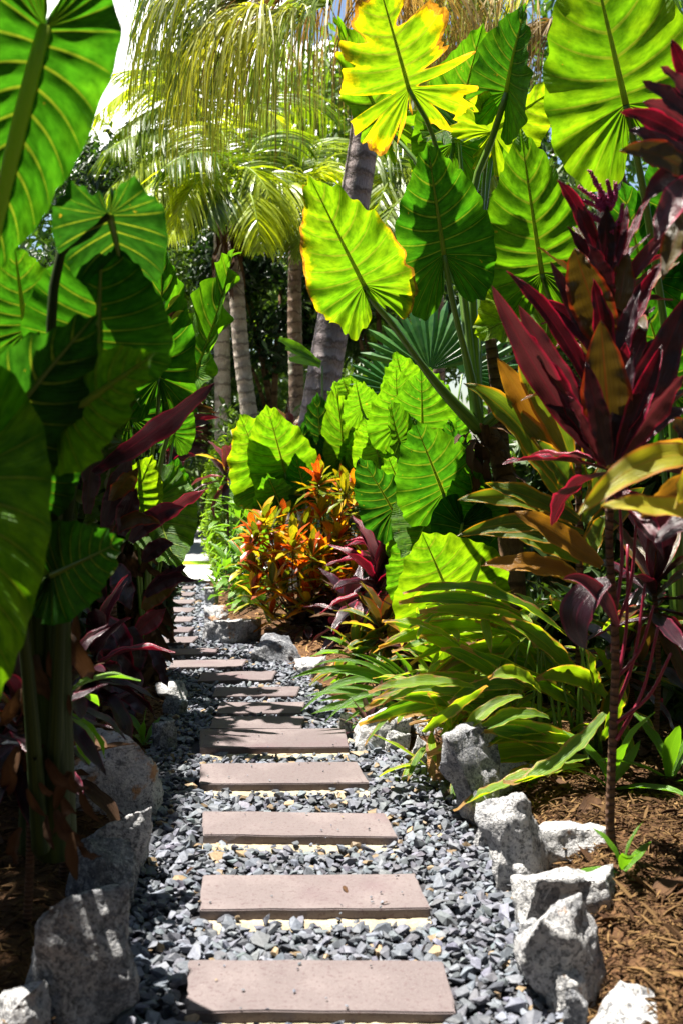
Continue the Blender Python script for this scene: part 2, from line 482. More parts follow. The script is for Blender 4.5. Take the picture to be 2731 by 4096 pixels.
M['lawn'] = m_ground('lawn', [(.3, (.10, .20, .010)), (.55, (.20, .34, .012)), (.75, (.34, .44, .02))], 2, 40)
M['grass'] = m_leafy('grass_blade', (.10, .22, .010), (.30, .42, .015), (1.8, 1.8, .8), .35, .5, 2.0)
M['road'] = m_ground('road', [(.3, (.20, .20, .21)), (.7, (.30, .30, .31))], 3, 120, .9, .2)
M['concrete'] = m_ground('concrete', [(.3, (.42, .40, .37)), (.7, (.60, .58, .54))], 3, 90, .9, .2)
M['bead'] = m_stalk('flower_bead', (.30, .015, .10), (.48, .06, .20), .5)

# ------------------------------------------------------------------ the setting
LEFT_EDGE = [(265, 2370), (300, 2150), (328, 1950), (352, 1800), (375, 1690), (415, 1625), (398, 1560), (372, 1500), (352, 1440), (356, 1385), (385, 1335)]
RIGHT_EDGE = [(1300, 2370), (1195, 2090), (1100, 1905), (1025, 1790), (955, 1735), (842, 1715), (800, 1655), (700, 1565), (625, 1505), (545, 1460), (480, 1400), (462, 1335)]
def edge_fn(pts):
    P = sorted([(gr(*p).y, gr(*p).x) for p in pts])
    ys = np.array([p[0] for p in P]); xs = np.array([p[1] for p in P])
    return lambda y: np.interp(y, ys, xs)
xl, xr = edge_fn(LEFT_EDGE), edge_fn(RIGHT_EDGE)
Y_END = gr(420, 1335).y
Y_ROAD0, Y_ROAD1 = gr(440, 1291).y, gr(440, 1213).y

def bed_height(x, y):
    d = np.maximum(xl(y) - x, x - xr(y))
    h = np.clip((d - .02) / .35, 0, 1)
    h = h * h * (3 - 2 * h)
    fade = np.clip((Y_END - 0.4 - y) / 1.0, 0, 1) * np.clip((y + 2) / 1.5, 0, 1)
    side = np.where(x > 0, .13, .10)
    return (h * side * fade) + .02 * np.sin(x * 5 + 1.3 * np.sin(y * 3)) * np.sin(y * 4.1) * h * fade - .03 * (d < 0)

def build_ground():
    gx = np.concatenate([-np.geomspace(400, 4.2, 14), np.arange(-4, 4.01, .07), np.geomspace(4.2, 400, 14)])
    gy = np.concatenate([-np.geomspace(60, 2, 8), np.arange(-1.5, 13.6, .09), np.geomspace(13.8, 900, 20)])
    X, Y = np.meshgrid(gx, gy)
    Z = bed_height(X, Y)
    V = np.stack([X, Y, Z], -1).reshape(-1, 3)
    o = solo('ground', V, (0, 0, 0), grid_quads(len(gy), len(gx)), mat=M['soil'])
    tag(o, kind='structure', label='dark brown garden soil of the planting beds')
    ys = np.linspace(-1, Y_END, 90)
    t = np.linspace(0, 1, 12)
    V = np.stack([xl(ys)[:, None] * (1 - t) + xr(ys)[:, None] * t + 0 * ys[:, None], np.repeat(ys[:, None], 12, 1), np.full((90, 12), -.006)], -1)
    V[:, 0, 0] -= .08; V[:, -1, 0] += .08
    o = solo('path', V.reshape(-1, 3), (0, 0, 0), grid_quads(90, 12), mat=M['gravel_base'])
    tag(o, kind='structure', label='dark bed of the gravel garden path')
    def sheet(name, y0, y1, z, mat, label, x0=-90, x1=90):
        V = [(x0, y0, z), (x1, y0, z), (x1, y1, z), (x0, y1, z)]
        tag(solo(name, V, (0, 0, 0), [(0, 1, 2, 3)], mat=mat), kind='structure', label=label)
    sheet('footpath', Y_END - .05, Y_ROAD0 - .45, .012, M['concrete'], 'pale concrete footpath at the far end of the gravel path')
    sheet('lawn_verge', Y_ROAD0 - .45, Y_ROAD0, .016, M['lawn'], 'narrow grass verge beside the road')
    sheet('road', Y_ROAD0, Y_ROAD1 - 1.2, .008, M['road'], 'grey road crossing behind the garden')
    sheet('kerb_strip', Y_ROAD1 - 1.2, Y_ROAD1, .014, M['concrete'], 'pale concrete strip beyond the road')
    sheet('lawn', Y_ROAD1, 400, .02, M['lawn'], 'bright green lawn beyond the road')
build_ground()

def unit_hulls(n, pts, rs, flat=(1, .75, .42)):
    out = []
    for k in range(n):
        bm = bmesh.new()
        for _ in range(pts):
            v = Vector((rs.gauss(0, 1), rs.gauss(0, 1), rs.gauss(0, 1))).normalized()
            p = max(abs(v.x), abs(v.y), abs(v.z))
            v = v / (p ** .55)
            bm.verts.new((v.x * flat[0], v.y * flat[1], v.z * flat[2]))
        r = bmesh.ops.convex_hull(bm, input=bm.verts)
        bmesh.ops.delete(bm, geom=[g for g in r['geom_interior'] if isinstance(g, bmesh.types.BMVert)], context='VERTS')
        bmesh.ops.triangulate(bm, faces=bm.faces)
        bm.verts.index_update()
        out.append((np.array([v.co[:] for v in bm.verts]), np.array([[v.index for v in f.verts] for f in bm.faces])))
        bm.free()
    return out

def rand_rot(n, rg, tilt):
    """n rotation matrices: random about z, tilted up to tilt radians."""
    a = rg.uniform(0, 2 * math.pi, n); b = rg.normal(0, tilt, n); c = rg.normal(0, tilt, n)
    def m(ax, t):
        z, o, cs, sn = np.zeros(n), np.ones(n), np.cos(t), np.sin(t)
        rows = {'z': [[cs, -sn, z], [sn, cs, z], [z, z, o]], 'x': [[o, z, z], [z, cs, -sn], [z, sn, cs]], 'y': [[cs, z, sn], [z, o, z], [-sn, z, cs]]}[ax]
        return np.stack([np.stack(r, -1) for r in rows], -2)
    return m('x', b) @ m('y', c) @ m('z', a)

def scatter_mesh(shapes, P, S, Rm, rg, cols):
    idx = rg.integers(0, len(shapes), len(P))
    Vs, Ts, Cs, off = [], [], [], 0
    for k, (sv, st) in enumerate(shapes):
        sel = np.where(idx == k)[0]
        if not len(sel): continue
        v = np.einsum('nij,vj->nvi', Rm[sel], sv) * S[sel][:, None, None] + P[sel][:, None, :]
        Vs.append(v.reshape(-1, 3))
        Ts.append((st[None] + (np.arange(len(sel)) * len(sv))[:, None, None] + off).reshape(-1, 3))
        Cs.append(np.repeat(cols[sel], len(sv), 0))
        off += len(sel) * len(sv)
    return np.vstack(Vs), np.vstack(Ts), np.vstack(Cs)

# ---- stepping stones: back-left, back-right, front-left, front-right corners measured on the ground
STONES = [  # (xl_back, xr_back, y_back, xl_front, xr_front, y_front, skew) in photo units
    (434, 1017, 2206, 430, 1047, 2321, 0), (466, 952, 2007, 461, 987, 2088, -5), (466, 884, 1864, 468, 914, 1920, 3),
    (461, 820, 1751, 460, 848, 1799, -3), (459, 792, 1674, 459, 801, 1716, -4)]
SMALL = [(482, 690, 1673), (497, 691, 1638), (488, 680, 1599), (455, 625, 1564), (388, 556, 1534), (346, 491, 1506), (330, 442, 1479), (328, 434, 1452), (325, 436, 1427), (330, 438, 1405), (345, 440, 1386), (352, 440, 1368), (360, 441, 1353), (368, 445, 1341)]
ORD = ['nearest', 'second', 'third', 'fourth', 'fifth', 'sixth', 'seventh', 'eighth', 'ninth', 'tenth', 'eleventh', 'twelfth', 'thirteenth', 'fourteenth', 'fifteenth', 'sixteenth', 'seventeenth', 'eighteenth', 'last and farthest']
stone_boxes = []
def build_stone(k, c4, z_top, th):
    """c4: front-left, front-right, back-right, back-left (x, y) on the ground."""
    base = Vector((sum(c[0] for c in c4) / 4, sum(c[1] for c in c4) / 4, 0))
    tilt = random.Random(k * 3 + 1)
    tx, ty = tilt.uniform(-.008, .008), tilt.uniform(-.012, .012)
    bm = bmesh.new()
    vs = []
    for z in (z_top - th, z_top):
        for c in c4: vs.append(bm.verts.new((c[0] - base.x, c[1] - base.y, z)))
    bm.faces.new(vs[3::-1]); bm.faces.new(vs[4:])
    for i in range(4): bm.faces.new((vs[i], vs[(i + 1) % 4], vs[4 + (i + 1) % 4], vs[4 + i]))
    bmesh.ops.subdivide_edges(bm, edges=[e for e in bm.edges if e.calc_length() > .2], cuts=9, use_grid_fill=True)
    for v in bm.verts:
        n = noise.noise(Vector((v.co.x * 9 + k * 5, v.co.y * 9, v.co.z * 9)))
        n2 = noise.noise(Vector((v.co.x * 31, v.co.y * 31 + k, v.co.z * 31)))
        v.co.x += .004 * n + .003 * n2; v.co.y += .006 * n2 + .004 * n; v.co.z += .0016 * n + tx * v.co.x + ty * v.co.y
    bmesh.ops.bevel(bm, geom=[e for e in bm.edges if e.is_manifold and e.calc_face_angle(0) > .6], offset=.004, segments=2, affect='EDGES')
    me = bpy.data.meshes.new('stepping_stone'); bm.to_mesh(me); bm.free()
    me.materials.append(M['paver'])
    o = bpy.data.objects.new('stepping_stone', me); o.location = base; link(o)
    size = 'wide' if k < 5 else 'narrow'
    extra = ['with its front corner near the frame edge', 'with purplish shade at its end', 'with a loose pebble against its front', 'with cream mortar showing in front', 'overlapping the narrow stone behind it'][k] if k < 5 else 'laid flush in the gravel path'  # second stone's purplish end is shade from the left plants
    tag(o, f'{ORD[k]} stepping stone, {size} pinkish grey paver {extra}', 'stepping stone', 'stepping stones along the gravel path')
    # mortar bedding that shows along the front
    if k < 5:
        rg = np.random.default_rng(k)
        fl, fr_ = np.array(c4[0]), np.array(c4[1])
        n = 40
        t = np.linspace(.0, 1.0, n)[:, None]
        dy = .035 + .03 * np.abs(np.sin(t * 9 + k)) * rg.uniform(.5, 1, (n, 1)) - .06 * np.clip(.25 - t, 0, 1)
        inner = fl * (1 - t) + fr_ * t + np.array([0, .06]); outer = fl * (1 - t) + fr_ * t - np.hstack([0 * dy, np.maximum(dy, .005)])
        rows = [np.hstack([inner, np.full((n, 1), z_top - th - .002)]), np.hstack([outer, .013 + .006 * rg.random((n, 1))]), np.hstack([outer - [0, .02], np.full((n, 1), -.01)])]
        V = np.stack(rows, 0).reshape(-1, 3)
        part('mortar_bed', V, grid_quads(3, n, flip=True), mat=M['mortar'], parent=o)
    stone_boxes.append((min(c[0] for c in c4), max(c[0] for c in c4), min(c[1] for c in c4), max(c[1] for c in c4)))
for k, (a, b, yb, c, d, yf, sk) in enumerate(STONES):
    zt = .045
    fl, fr_, bl, br = gr(c, yf - sk * .5, zt), gr(d, yf + sk * .5, zt), gr(a, yb - sk * .5, zt), gr(b, yb + sk * .5, zt)
    build_stone(k, [fl[:2], fr_[:2], br[:2], bl[:2]], zt, .038)
for j, (a, b, y) in enumerate(SMALL):
    zt = .03
    f0, f1 = gr(a, y, zt), gr(b, y - (4 if 3 <= j <= 6 else 0), zt)
    dp = .27
    build_stone(5 + j, [f0[:2], f1[:2], (f1.x + .015, f1.y + dp), (f0.x - .01, f0.y + dp)], zt, .034)

def build_gravel():
    rg = np.random.default_rng(3)
    rs = random.Random(5)
    shapes = unit_hulls(14, 13, rs)
    P, S = [], []
    def lay(y0, y1, sp, size, zlo, zhi, keep):
        gy = np.arange(y0, y1, sp)
        for y in gy:
            a, b = float(xl(y)) - .05, float(xr(y)) + .05
            xs = np.arange(a, b, sp)
            xs = xs + rg.uniform(-sp * .45, sp * .45, len(xs))
            ys = y + rg.uniform(-sp * .45, sp * .45, len(xs))
            m = rg.random(len(xs)) < keep
            for x, yy in zip(xs[m], ys[m]):
                hit = False
                for (x0, x1, b0, b1) in stone_boxes:
                    if x0 - .004 < x < x1 + .004 and b0 - .004 < yy < b1 + .012: hit = True; break
                    if (x1 - x0) > .6 and x0 + .18 < x < x1 - .03 and b0 - .045 < yy < b0 and rs.random() < .72: hit = True; break
                if hit and rg.random() < .03: P.append((x, yy, .052)); S.append(size * rg.uniform(.15, .32))
                if hit: continue
                P.append((x, yy, rg.uniform(zlo, zhi))); S.append(size * rg.uniform(.38, 1.35) * (1.35 if rg.random() < .08 else 1))
    lay(2.75, 5.2, .030, .0225, .0, .012, 1.0)
    lay(2.75, 5.2, .038, .0245, .012, .026, .75)
    lay(5.2, 8.0, .032, .0215, .0, .014, 1.0)
    lay(5.2, 8.0, .04, .023, .012, .024, .7)
    lay(8.0, Y_END, .042, .028, .0, .018, 1.0)
    P, S = np.array(P), np.array(S)
    n = len(P)
    Rm = rand_rot(n, rg, .38)
    base = np.array([.100, .108, .128])
    cols = base * rg.uniform(.55, 1.5, (n, 1)) * (1 + rg.normal(0, .035, (n, 3)))
    tan = rg.random(n) < .045
    cols[tan] = np.array([.22, .155, .09]) * rg.uniform(.6, 1.25, (tan.sum(), 1))
    V, T, C = scatter_mesh(shapes, P, S, Rm, rg, cols)
    o = solo('gravel', V, (0, 0, 0), None, T, M['gravel'], cols=C, smooth=False)
    tag(o, 'blue grey angular slate gravel covering the garden path', 'gravel', kind='stuff')
build_gravel()

# ---- border rocks
def rock(box, label, tone=0.0, rust=0.0, seed=0, deep=.85, dy=0.0, sharp=1.12, lean=0.0):
    x0, x1, yt, yb = box
    ex = (x1 - x0) * .07; x0 -= ex; x1 += ex; yt -= (yb - yt) * .05; yb += (yb - yt) * .03
    g = gr((x0 + x1) / 2, yb)
    Yc = g.y + dy
    w = metres(x1 - x0, Yc)
    d = w * deep
    top = at((x0 + x1) / 2, yt, Yc + d * .35)
    h = max(top.z, .06)
    cx = at((x0 + x1) / 2, (yt + yb) / 2, Yc + d * .3).x
    c = Vector((cx, Yc + d * .38, 0))
    rs = random.Random(seed * 13 + 5)
    bm = bmesh.new()
    for k in range(15):
        v = Vector((rs.gauss(0, 1), rs.gauss(0, 1), rs.gauss(0, 1))).normalized()
        p = max(abs(v.x), abs(v.y), abs(v.z))
        v = v / (p ** (.85 * sharp)) * rs.uniform(.86, 1.06)
        bm.verts.new(v)
    r = bmesh.ops.convex_hull(bm, input=bm.verts)
    bmesh.ops.delete(bm, geom=[e for e in r['geom_interior'] if isinstance(e, bmesh.types.BMVert)], context='VERTS')
    bmesh.ops.triangulate(bm, faces=bm.faces)
    zs = [v.co.z for v in bm.verts]; xs = [v.co.x for v in bm.verts]; ys = [v.co.y for v in bm.verts]
    z0, zr = min(zs), max(zs) - min(zs)
    for v in bm.verts:
        u = (v.co.z - z0) / zr
        v.co = Vector(((v.co.x - (max(xs) + min(xs)) / 2) / (max(xs) - min(xs)) * w * 1.03 + lean * (u - .5) * w, (v.co.y - (max(ys) + min(ys)) / 2) / (max(ys) - min(ys)) * d, -.09 + u * (h + .09)))
    sz = max(w, h)
    for it in range(4):
        el = [e for e in bm.edges if e.calc_length() > sz * .045]
        if el: bmesh.ops.subdivide_edges(bm, edges=el, cuts=1)
        bmesh.ops.triangulate(bm, faces=bm.faces)
        if it == 1: bmesh.ops.smooth_vert(bm, verts=bm.verts, factor=.05, use_axis_x=True, use_axis_y=True, use_axis_z=True)
    bm.normal_update()
    o3 = Vector((seed * 7.1, seed * 3.3, 0))
    disp = []
    for v in bm.verts:
        q = v.co / sz
        a = noise.noise(q * 2.6 + o3) * .05 + (round(noise.noise(q * 3.3 - o3) * 5) / 5) * .05 + abs(noise.noise(q * 5.5 + o3)) * -.035 + noise.noise(q * 13 + o3) * .016 + noise.noise(q * 30 + o3) * .007
        disp.append(v.co + v.normal * a * sz)
    for v, p in zip(bm.verts, disp): v.co = p
    me = bpy.data.meshes.new('border_rock'); bm.to_mesh(me); bm.free()
    me.polygons.foreach_set('use_smooth', np.ones(len(me.polygons), dtype=bool))
    me.materials.append(M['rock'])
    o = bpy.data.objects.new('border_rock', me); o.location = c; link(o)
    o['tone'] = tone; o['rust'] = rust
    tag(o, label, 'rock', 'granite rocks bordering the path')
rock((1330, 1535, 2278, 2420), 'pale grey rounded rock cut by the bottom edge beside the mulch', .10, 0, 1)
rock((1290, 1350, 2270, 2375), 'small grey stone wedged beside the gravel at the bottom right', -.03, 0, 2)
rock((1200, 1408, 2085, 2318), 'tall speckled grey rock with brownish side face standing against gravel', .06, .05, 3, .7)
rock((1192, 1400, 2000, 2150), 'white blocky rock right beside the thin cane stem', .15, .02, 4, .6)
rock((1205, 1395, 1896, 2040), 'white rock with a pale greenish band and dark specks on top', .15, .06, 5, .55, .05)
rock((1108, 1250, 1825, 2040), 'light grey slanting rock between the dark upright rock and white rock', .08, 0, 6, .7, 0, 1, -.1)
rock((1086, 1128, 1888, 1955), 'small grey triangular stone at the foot of the slanting rock', .02, 0, 7)
rock((1115, 1265, 1742, 1872), 'pale angular rock with a curled strap leaf hanging over it', .10, 0, 8, .7, .12)
rock((1018, 1150, 1680, 1905), 'tall upright rock with white top and near black front', -.03, 0, 47, .8, 0, 1.3)
rock((982, 1030, 1712, 1802), 'narrow tan stained rock against the tall upright rock', .02, .5, 10)
rock((952, 1028, 1692, 1758), 'low pale speckled rock before the purple leaved plants', .08, 0, 11)
rock((928, 1022, 1658, 1725), 'brownish grey rock with dark cracks under the purple leaves', 0, .12, 12, .8, .05)
rock((822, 942, 1640, 1724), 'pale pointed rock at the tips of the dark strap leaves', .18, .04, 13)
rock((882, 938, 1672, 1724), 'small white rock leaning on the pale pointed rock', .15, 0, 14, .8, -.04)
rock((678, 748, 1512, 1558), 'small pale rock under the lowest strap leaf tip', .10, .04, 15)
rock((580, 688, 1464, 1522), 'dark grey rounded rock in the shade of the croton', -.10, .02, 16)
rock((468, 588, 1420, 1480), 'broad grey rock where the path bends by the bark mulch', .02, .06, 17)
rock((470, 522, 1388, 1428), 'cream stained rock beside the narrow far stones', .13, .15, 18)
rock((472, 500, 1348, 1390), 'small pale rock at the foot of the far green shrub', .08, .05, 19)
rock((772, 806, 1636, 1690), 'white rock half hidden behind arching strap leaves', .15, 0, 20)
rock((1262, 1345, 2215, 2340), 'grey weathered rock joining the tall speckled rock to the bottom rocks', .10, .04, 31)
rock((1180, 1262, 1985, 2080), 'small white rock filling the gap beside the slanting rock', .10, .02, 32)
rock((1095, 1165, 1770, 1860), 'grey rock between the tall upright rock and the pale angular rock', .08, .02, 33, .8, .1)
rock((1310, 1400, 2060, 2160), 'white rock behind the tall speckled rock', .12, .03, 34, .7, .1)
rock((1132, 1205, 1905, 2010), 'mottled grey rock filling the row beside the slanting rock', .06, .03, 35)
rock((1188, 1262, 2120, 2240), 'blocky grey rock against the gravel before the tall speckled rock', .05, .05, 36, .8, -.02)
rock((1255, 1330, 2170, 2290), 'dark veined rock tucked behind the weathered grey rock', .02, .02, 37, .8, .1)
rock((-30, 108, 2260, 2430), 'blue grey rock cut by the bottom left corner', .04, 0, 21)
rock((58, 298, 2052, 2372), 'big dark rock with white streaked top at the lower left', -.02, 0, 22, .7)
rock((136, 308, 1932, 2110), 'near black rounded rock between two pale rocks on the shaded side', -.12, 0, 23, .7)
rock((136, 342, 1850, 2030), 'dark rock with bright white speckled corner on the shaded side', .05, 0, 24, .7)
rock((172, 352, 1690, 1890), 'large grey rock with rusty orange spots on top', .10, .10, 25, .75)
rock((186, 262, 1654, 1720), 'grey speckled rock tucked behind the rusty spotted rock', .04, 0, 26, .8, .1)
rock((354, 408, 1656, 1725), 'small dark grey rock at the shaded edge of the gravel', -.06, 0, 27)
rock((376, 428, 1598, 1645), 'upright blue grey rock beside the shaded gravel', .0, 0, 28)
rock((358, 428, 1566, 1612), 'white topped rock under the dark purple leaves', .14, .04, 29)

# ---- mulch of straw and bark chips on the beds
def build_mulch():
    rg = np.random.default_rng(11)
    P, S, C = [], [], []
    def area(x0, x1, y0, y1, n, bright):
        x = rg.uniform(x0, x1, n); y = rg.uniform(y0, y1, n)
        d = np.maximum(xl(y) - x, x - xr(y))
        m = d > .02
        x, y = x[m], y[m]
        z = bed_height(x, y) + rg.uniform(0, .025, len(x))
        P.append(np.stack([x, y, z], 1)); S.append(rg.uniform(.010, .030, len(x)) * (1 + 1.2 * (rg.random(len(x)) < .08)))
        t = rg.random((len(x), 1)) ** 1.7
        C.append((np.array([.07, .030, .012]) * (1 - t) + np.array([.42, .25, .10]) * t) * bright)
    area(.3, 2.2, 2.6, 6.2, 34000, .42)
    area(-2.4, -.3, 2.6, 6.5, 16000, .4)  # left chips darkened: the bed's shade is put into their colour
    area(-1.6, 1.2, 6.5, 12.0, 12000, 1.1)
    P, S, C = np.vstack(P), np.concatenate(S), np.vstack(C)
    chip = []
    for w, b in ((.10, .12), (.16, .05), (.07, .2)):
        v = np.array([(-1, 0, 0), (-.3, -w, b), (-.3, w, b * .8), (.4, -w, b * .9), (.4, w, b), (1, 0, .02), (.0, 0, -.05)])
        t = np.array([(0, 1, 2), (1, 3, 4), (1, 4, 2), (3, 5, 4), (0, 6, 1), (1, 6, 3), (3, 6, 5), (5, 6, 4), (4, 6, 2), (2, 6, 0)])
        chip.append((v, t))
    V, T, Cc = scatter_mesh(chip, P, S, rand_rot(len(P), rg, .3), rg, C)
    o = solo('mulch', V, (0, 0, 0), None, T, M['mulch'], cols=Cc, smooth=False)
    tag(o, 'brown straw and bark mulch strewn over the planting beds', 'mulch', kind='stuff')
build_mulch()

# ------------------------------------------------------------------ leaf builders
_OUT = np.array([(0, -.03), (.05, -.16), (.20, -.33), (.44, -.41), (.70, -.36), (.91, -.20), (1.0, .02), (.96, .24), (.78, .50), (.47, .75), (.17, .925), (0, 1.0)])
def ear_grid(L, W, fold=.15, curl=.1, wave=.025, lobes=.41, rel=.022, seed=0, tear=0.0, yel=0.0, burn=0.0, tint=.55, N=11, nv=110, nu=12, droop=.0, lobe_curl=.1, fold2=None):
    """Heart shaped leaf in its own plane: x across, y to the tip, z out. Mesh lines follow the veins."""
    rg = np.random.default_rng(seed + 100)
    O2 = _OUT.copy(); O2[:, 1] = np.where(O2[:, 1] < 0, O2[:, 1] * lobes / .41, O2[:, 1])
    E = spline(O2, nv + 1)
    v = np.linspace(0, 1, nv + 1)
    v0 = v[np.argmax((E[:, 0] > .85) & (E[:, 1] > -.14))]
    t = np.clip((v - v0) / (1 - v0), 0, 1)
    Oy = .96 * t ** 1.5
    parts = []
    for side in (1, -1):
        e = E.copy()
        e[:, 0] *= W / 2 * (1 + .035 * np.sin(v * 9 + seed + side))
        e *= (1 + .012 * np.sin(2 * math.pi * N * v + 1.5))[:, None]
        o = np.stack([0 * v, Oy], 1)
        c = (o + e) / 2 + np.stack([.05 * W * np.sin(v * math.pi), -.055 * np.sin(np.clip(t, 0, 1) * math.pi)], 1)
        T = np.ones(nv + 1)
        if tear > 0:
            for k in range(int(5 + tear * 7)):
                cv = rg.uniform(.08, .95); dep = rg.uniform(.3, .85) * tear; wd = rg.uniform(.012, .045)
                T -= dep * np.clip(1 - np.abs(v - cv) / wd, 0, 1) ** .6
            T -= .10 * tear * np.abs(np.sin(v * 61 + rg.uniform(0, 6)) * np.sin(v * 23 + rg.uniform(0, 6)))
            T = np.clip(T, .12, 1)
        u = np.linspace(0, 1, nu + 1)[None, :] ** .9 * T[:, None]
        P = ((1 - u) ** 2)[..., None] * o[:, None] + (2 * u * (1 - u))[..., None] * c[:, None] + (u ** 2)[..., None] * e[:, None]
        x, y = P[..., 0], P[..., 1]
        vv = v[:, None] + 0 * u
        fo = fold if (side > 0 or fold2 is None) else fold2
        z = fo * x - droop * x ** 2 * 2 + np.where(y > 0, curl * y ** 2, lobe_curl * y ** 2 * 2)
        ph = rg.uniform(0, 6.28)
        z = z + wave * u ** 2.2 * (np.sin(2 * math.pi * 5.5 * vv + ph) + .6 * np.sin(2 * math.pi * 11.3 * vv + ph * 2))
        z = z + rel * np.abs(np.sin(math.pi * N * vv)) * np.clip(u * 3, 0, 1) * (1 - .4 * u) * (1 - .8 * np.abs(2 * vv - 1) ** 6)
        X = np.stack([x * side, y, z], -1) * L
        um = u / np.maximum(T[:, None], .01) if tear > 0 else u
        edge = np.clip((um - .45) / .55, 0, 1) ** 2
        ln = .5 + .5 * np.sin(vv * 7 + seed * 1.7 + side)
        ye = yel * (.35 + .9 * edge * (.5 + ln)) if yel > 0 else 0 * u
        bu = burn * np.clip((um - (.62 if burn > .9 else .78)) / (.38 if burn > .9 else .22), 0, 1) ** 1.5 * (.35 + .75 * ln) if burn > 0 else 0 * u
        ti = tint - .12 * (1 - um) + 0 * u
        parts.append((X.reshape(-1, 3), grid_quads(nv + 1, nu + 1, flip=side < 0), np.stack([u, vv * N], -1).reshape(-1, 2), ye.ravel(), bu.ravel(), ti.ravel()))
    n0 = len(parts[0][0])
    return (np.vstack([p[0] for p in parts]), np.vstack([parts[0][1], parts[1][1] + n0]), np.vstack([p[2] for p in parts]),
            {'yel': np.concatenate([p[3] for p in parts]), 'burn': np.concatenate([p[4] for p in parts]), 'tint': np.concatenate([p[5] for p in parts])})

CAMP = Vector((0, 0, HCAM))
def frame(B, T, roll):
    Yv = (T - B); L = Yv.length; Yv = Yv / L
    C = CAMP - (B + T) / 2
    Z = (C - Yv * C.dot(Yv)).normalized()
    Z = Matrix.Rotation(R(roll), 3, Yv) @ Z
    Xv = Yv.cross(Z)
    return L, np.array([Xv[:], Yv[:], Z[:]])

def ear(plant, b, t, Yb, Yt, W=.85, roll=0, stalk=None, r=.012, rib=True, seed=0, dark=False, sr0=None, **kw):
    """An elephant ear leaf from its stalk joint b to its tip t, with its stalk (points x, y, Y from the joint down)."""
    B, T = at(b[0], b[1], Yb), at(t[0], t[1], Yt)
    L, A = frame(B, T, roll)
    kw.setdefault('N', 13 + seed % 3)
    V, q, uv, at_ = ear_grid(L, W, seed=seed, **kw)
    leaf = part('leaf', V @ A + np.array(B), q, mat=M['ear'], parent=plant, uv=uv, attrs=at_)
    if rib:
        s = np.linspace(0, .97, 16)
        curl = kw.get('curl', .1)
        pts = np.stack([0 * s, s, curl * s ** 2], 1) * L @ A + np.array(B)
        rv, rq, rt, ruv = tube(pts, [r * .75, r * .4, r * .08], 6)
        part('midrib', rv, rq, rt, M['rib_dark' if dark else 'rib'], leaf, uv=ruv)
    if stalk:
        pts = [B] + [at(*p) if len(p) == 3 else Vector(p[:3]) for p in stalk]
        C = spline(pts, 22)
        rv, rq, rt, ruv = tube(C, [r * .8, r, (sr0 or r * 1.7)], 10)
        part('stalk', rv, rq, rt, M['rib' if seed == 50 else 'sheath_shaded' if 50 < seed < 60 else 'stalk'], leaf, uv=ruv)
    return leaf

def lance_grid(C, width, Z0, fold=.25, wave=.0, taper=.42, n=26, m=7, twist=0.0, seed=0, tipw=.0, wf=3.0):
    """Sword shaped leaf along curve C (n x 3), upper side towards Z0."""
    C = spline(C, n)
    T = nrm(np.gradient(C, axis=0))
    s = np.linspace(0, 1, n)
    prof = np.where(s < taper, .30 + .70 * np.sin(np.clip(s / taper, 0, 1) * math.pi / 2), np.cos(np.clip((s - taper) / (1 - taper), 0, 1) * math.pi / 2) ** .8)
    prof = np.maximum(prof, tipw)
    z = np.array(Z0, dtype=float)
    V = []
    a = np.linspace(-1, 1, m)
    rg = np.random.default_rng(seed)
    p1, p2 = rg.uniform(0, 6.28, 2)
    for i in range(n):
        zz = nrm(z - T[i] * z.dot(T[i])); z = zz
        xx = np.cross(T[i], zz)
        if twist:
            c, sn = math.cos(twist * s[i]), math.sin(twist * s[i])
            xx, zz = xx * c + zz * sn, zz * c - xx * sn
        w = width / 2 * prof[i] * (1 + .05 * math.sin(9 * s[i] + p1) + .03 * math.sin(23 * s[i] + p2))
        zo = fold * np.abs(a) ** 1.3 * w + wave * width * a ** 2 * np.sin(2 * math.pi * wf * s[i] + np.where(a > 0, p1, p2)) * min(1, s[i] * 3) + .35 * wave * width * np.abs(a) * np.sin(2 * math.pi * wf * 2.7 * s[i] + np.where(a > 0, p2, p1))
        V.append(C[i] + a[:, None] * w * xx + zo[:, None] * zz)
    V = np.vstack(V)
    uv = np.stack([np.tile(a, n), np.repeat(s, m)], 1)
    return V, grid_quads(n, m), uv

def lance(plant, b, t, w, Yb, Yt, arch=0, roll=0, mat='cord_red', bend=0, name='leaf', petiole=None, **kw):
    """A sword shaped leaf from b to t; w, arch (rise of its middle) and bend (sideways) in photo units."""
    B, T = at(b[0], b[1], Yb), at(t[0], t[1], Yt)
    Ym = (Yb + Yt) / 2
    mid = at((b[0] + t[0]) / 2 + bend, (b[1] + t[1]) / 2 - arch, Ym)
    Cc = mid * 2 - (B + T) / 2
    s = np.linspace(0, 1, 9)[:, None]
    C = (1 - s) ** 2 * np.array(B) + 2 * s * (1 - s) * np.array(Cc) + s ** 2 * np.array(T)
    _, A = frame(B, T, roll)
    V, q, uv = lance_grid(C, metres(w, Ym), A[2], **kw)
    leaf = part(name, V, q, mat=M[mat], parent=plant, uv=uv)
    if petiole:
        pts = spline([B] + [at(*p) for p in petiole], 10)
        rv, rq, rt, ruv = tube(pts, [.004, .006], 6)
        part('petiole', rv, rq, rt, M['red_petiole' if 'cord' in mat else 'stalk'], leaf, uv=ruv)
    return leaf

